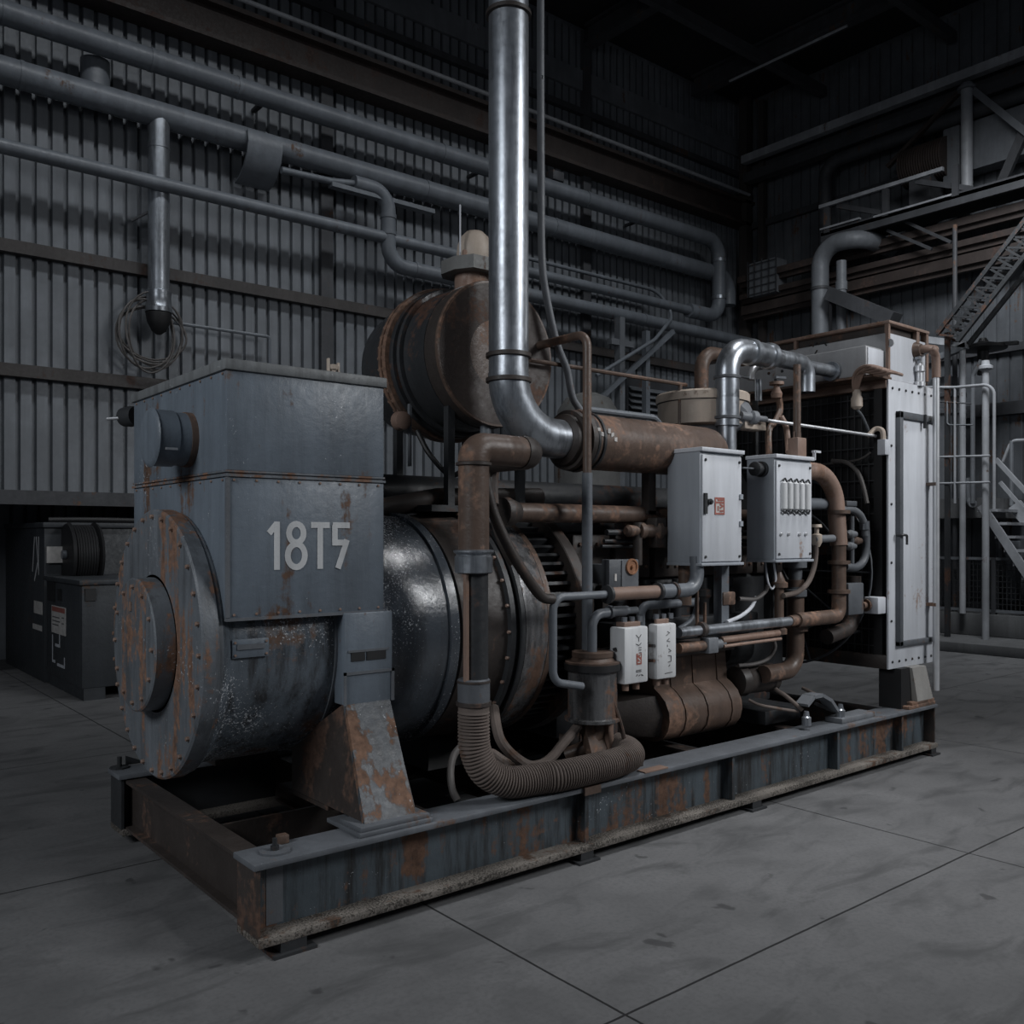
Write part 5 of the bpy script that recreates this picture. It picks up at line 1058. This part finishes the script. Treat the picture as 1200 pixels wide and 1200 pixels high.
# small hose circuit right of the coolant pipe
t = thing('bypass_hose', 'grey bypass hose looping from the coolant flange down the radiator core', 'hose', (6.0, 3.5, 1.2))
def K(u, v, y=KY): return at(u, v, y=y)
MB().tube(smoothpath([K(985, 597), K(998, 597), K(1008, 604), K(1013, 616), K(1014, 628)]), .026, 14).build('upper_hose', STRUCL, t)
MB().tube(smoothpath([K(1014, 616), K(1015, 635), K(1014, 650), K(1010, 660), K(1002, 665), K(990, 664)]), .028, 14).build('lower_hose', PIPED, t)
MB().lathe(K(1013, 614), (0,0,1), [(-.04,.034),(.02,.034)], 14).build('clamp', STEEL, t)
MB().box(K(988,0).x, K(1000,0).x, KY-.03, KY+.03, K(990,593).z, K(990,587).z, .004).build('flange_block', PIPED, t)
t = thing('valve_cluster', 'cluster of small rusty valves between the coolant pipe and the bypass hose', 'valve', K(1000, 660))
MB().cyl(K(998, 605), K(998, 665), .018, 10).build('riser', PIPED, t)
for (u, v) in ((998, 626), (1004, 634), (997, 640)): MB().lathe(K(u-5, v), (1,0,0), [(0,.012),(.02,.03),(.06,.03),(.07,.022),(.1,.022)], 12).build('valve_body', RUST if u == 1004 else STRUCL, t)
MB().box(K(990,0).x, K(1008,0).x, KY-.03, KY+.04, K(1000,720).z, K(1000,683).z, .01).build('pump_body', PIPED, t)
t = thing('elbow_tap', 'pale tap between the second control box and the brown coolant pipe', 'valve', K(965, 632))
MB().cyl(K(954, 632), K(976, 631), .026, 14).build('tap_body', STRUCL, t)
MB().lathe(K(957, 632), (0,0,1), [(-.05,.02),(-.02,.035),(.03,.035),(.04,.015),(.08,.015),(.08,.035),(.1,.03)], 12).build('tap_handle', CREAM, t)
tag(MB().tube(smoothpath([K(956, 634), K(956, 650), K(953, 668), K(946, 684), K(934, 694), K(918, 698)]), .017, 10).build('drain_hose', HOSE), 'thin hose curving from the pale tap back under the second control box', 'hose')
lb = at(1025, 709, x=6.2); t = thing('level_switch', 'small pale square switch low on the radiator core', 'switch', (6.2, lb.y, lb.z-.08))
MB().box(6.14, 6.25, lb.y-.06, lb.y+.05, lb.z-.06, lb.z+.06, .008).build('casing', PANEL, t)
MB().lathe((6.14, lb.y+.03, lb.z), (-1,0,0), [(0,.045),(.02,.045),(.02,.025),(.06,.025)], 14).build('sensor_head', RUST, t)
# loose hoses and wires
def loose(name, label, pts, r, mat, cat='hose'):
    return tag(MB().tube(smoothpath(pts), r, 10).build(name, mat), label, cat)
def D(u, v, y): return at(u, v, y=y)
loose('sagging_hose', 'dusty hose sagging from the flywheel housing to the canister', [D(579,830,3.75), D(582,852,3.62), D(588,870,3.58), D(602,886,3.56), D(620,897,3.55), D(636,895,3.55), D(648,886,3.55), D(656,876,3.55), D(668,862,3.55), D(678,850,3.55)], .026, HOSE)
loose('looped_hose', 'bent hose looping out beside the corrugated hose', [D(560,885,3.75), D(575,882,3.7), D(588,890,3.65), D(600,898,3.6), D(610,903,3.6), D(610,910,3.6), D(596,910,3.6)], .022, HOSE)
loose('curled_cable', 'dark cable curling behind the foot of the corrugated hose', [D(545,870,3.7), D(532,885,3.65), D(528,905,3.6), D(530,925,3.55), D(536,938,3.52)], .018, CABLE, 'cable')
loose('thin_hose', 'thin dark hose rising behind the brown vertical pipe', [D(577,590,3.7), D(580,610,3.66), D(584,625,3.62), D(592,645,3.6), D(600,660,3.6)], .022, RUSTD)
loose('upper_hose', 'dark hose dropping from the exhaust manifold clamp', [D(570,555,3.75), D(578,548,3.75), D(577,570,3.74), D(578,592,3.7)], .03, RUSTD)
loose('pan_wire', 'pale wire looping under the starter motor to the casting', [D(877,820,3.6), D(890,826,3.55), D(910,830,3.5), D(935,834,3.45)], .010, HOSE, 'wire')
loose('battery_lead', 'brown cable from the starter motor down to the casting', [D(905,790,3.6), D(908,806,3.58), D(920,815,3.52), D(932,825,3.46), D(940,832,3.43)], .014, HOSE, 'cable')
loose('slack_loop', 'pair of slack cables hanging under the shiny horizontal pipe', [D(865,780,3.62), D(885,778,3.6), D(900,772,3.58), D(908,760,3.55), D(907,750,3.55)], .012, CABLE, 'cable')
loose('fine_wire', 'fine pale wire looping under the second control box', [D(897,660,3.55), D(900,682,3.5), D(905,690,3.5), D(909,680,3.5), D(907,660,3.5)], .007, PANEL, 'wire')
loose('white_lead', 'pale lead curving down to the shiny pipe below the first control box', [D(886,700,3.55), D(880,712,3.52), D(868,722,3.5), D(852,729,3.48)], .012, PANEL, 'wire')
loose('black_lead', 'black lead running under the control boxes', [D(866,702,3.55), D(885,702,3.53), D(896,694,3.52), D(900,686,3.5)], .014, CABLE, 'cable')
loose('grey_lead', 'grey lead curving down right of the fuel filters', [D(817,700,3.5), D(815,715,3.5), D(808,728,3.5), D(795,737,3.5)], .013, PIPE, 'cable')
for i, (u, v0, v1, lb) in enumerate(((817, 690, 745, 'first thin brown upright rod right of the grey pipe elbow'), (826, 706, 745, 'second thin brown upright rod right of the grey pipe elbow'))):
    p = D(u, v0, KY+.02); tag(MB().cyl((p.x, KY+.02, kb), (p.x, KY+.02, p.z), .010, 8).build('upright_rod', RUST), lb, 'rod', 'thin brown upright rods')
loose('core_cable', 'black cable drooping across the radiator core', [at(955,545,x=6.2), at(975,543,x=6.2), at(1000,540,x=6.19), at(1012,536,x=6.19), at(1020,530,x=6.2)], .008, CABLE, 'cable')
loose('arched_hose', 'black hose arching down the radiator core', [at(975,540,x=6.16), at(992,542,x=6.16), at(1004,552,x=6.16), at(1011,568,x=6.16), at(1016,590,x=6.16)], .016, CABLE)
loose('bent_hose', 'brown hose bending below the top rail of the radiator', [D(912,463,3.75), D(914,480,3.75), D(909,493,3.72), D(901,505,3.7), D(901,535,3.66)], .022, RUST)
p = D(910, 463, 3.75); t = thing('brass_cock', 'small brass cock on the brown hose by the radiator top rail', 'valve', p)
MB().lathe(p-V(0,0,.02), (0,0,1), [(0,.035),(.03,.04),(.05,.03),(.09,.015),(.09,.05),(.11,.05)], 14).build('cock_body', RUSTL, t)
MB().bar(p+V(-.02,0,.12), p+V(.1,0,.13), .02, .015).build('cock_lever', STEEL, t)
loose('short_hose', 'short pale hose above the second control box', [D(915,488,3.7), D(921,500,3.68), D(923,515,3.66), D(924,530,3.6)], .02, RUSTL)
# steel casting on the beam
ca = at(968, 838, z=ZT); t = thing('steel_casting', 'loose pale steel casting with a curved arm lying on the front beam', 'bracket', (ca.x, 3.40, ZT))
MB().box(ca.x-.2, ca.x+.22, 3.33, 3.46, ZT, ZT+.035, .006).build('base', STRUCL, t)
q = [at(940, 826, y=3.42), at(948, 816, y=3.42), at(958, 814, y=3.42), at(968, 820, y=3.42), at(976, 832, y=3.42)]
m = MB()
for a, b in zip(q, q[1:]): m.bar(a, b, .09, .022)
m.build('curved_arm', STRUCL, t)
for u in (945, 985): p = at(u, 835, y=3.38); MB().lathe((p.x, 3.38, ZT+.03), (0,0,1), [(0,.03),(.05,.03),(.06,.02),(.09,.015)], 10).build('bolt', STEEL, t)
MB().bar((ca.x-.1, 3.38, ZT+.04), (ca.x-.25, 3.5, ZT+.12), .04, .02).build('tail', DARK, t)
loose('casting_cable', 'brown cable reaching from the dark radiator foot to the casting', [at(985,838,y=3.42), at(975,826,y=3.45), at(958,815,y=3.5), at(940,806,y=3.6)], .012, HOSE, 'cable')
# ================================================================== LIGHT AND CAMERA
w = bpy.data.worlds.new('hall'); bpy.context.scene.world = w; w.use_nodes = True
bg = w.node_tree.nodes['Background']; bg.inputs[0].default_value = (.72, .82, 1, 1); bg.inputs[1].default_value = .07
def area(name, loc, target, sx, sy, power, col=(1,1,1), spread=None):
    l = bpy.data.lights.new(name, 'AREA'); l.shape = 'RECTANGLE'; l.size = sx; l.size_y = sy; l.energy = power; l.color = col
    if spread: l.spread = math.radians(spread)
    o = bpy.data.objects.new(name, l); C.objects.link(o); o.location = loc
    o.rotation_euler = (V(target)-V(loc)).to_track_quat('-Z', 'Y').to_euler(); return o
LIGHTS = [
 ('added_front_key', (8.0, -3.4, 6.4), (4.8, 4.0, 1.3), 3.0, 2.4, 96, (.96,.98,1), 74),  # unseen key light added to brighten the front faces; no door is built
 ('roof_light', (6.3, 1.7, 9.2), (4.5, 2.8, 0), 1.2, 1.0, 29, (.97,.98,1), 50),
 ('added_left_fill', (-4.4, 2.2, 5.0), (1.5, 4.2, 1.6), 3, 2.2, 85, (.92,.96,1), 110),  # unseen fill added to lift the left-facing sides; no window is built
 ('wall_lamp', (6.5, 7.4, 9.4), (6.5, 11.5, 3.2), 12.5, .5, 95, (.92,.96,1), 92),
 ('added_side_fill', (11.0, 4.5, 8.0), (14.6, 6.2, 2.2), 2.0, 2.0, 150, (.92,.96,1), 110),  # unseen fill added to brighten the stairs and right wall
 ('added_rim_light', (14.8, 2.2, 5.2), (4.5, 4.0, 1.8), 1.2, 3, 30, (1,1,1), None),  # unseen rim light added for the bright edge of the steel riser
]
for a in LIGHTS: area(*a)
cam = bpy.data.cameras.new('camera'); co = bpy.data.objects.new('camera', cam); C.objects.link(co)
co.location = (0, 0, EYE); co.rotation_euler = (PI/2, 0, TH-PI/2)
cam.sensor_width = 36; cam.sensor_fit = 'HORIZONTAL'; cam.lens = F/1200*36; cam.shift_y = (HOR-600)/1200; cam.clip_start = .05; cam.clip_end = 100
sc = bpy.context.scene; sc.camera = co
vs = sc.view_settings; vs.view_transform = 'Standard'; vs.look = 'None'; vs.exposure = 0; vs.gamma = 1; vs.use_curve_mapping = False
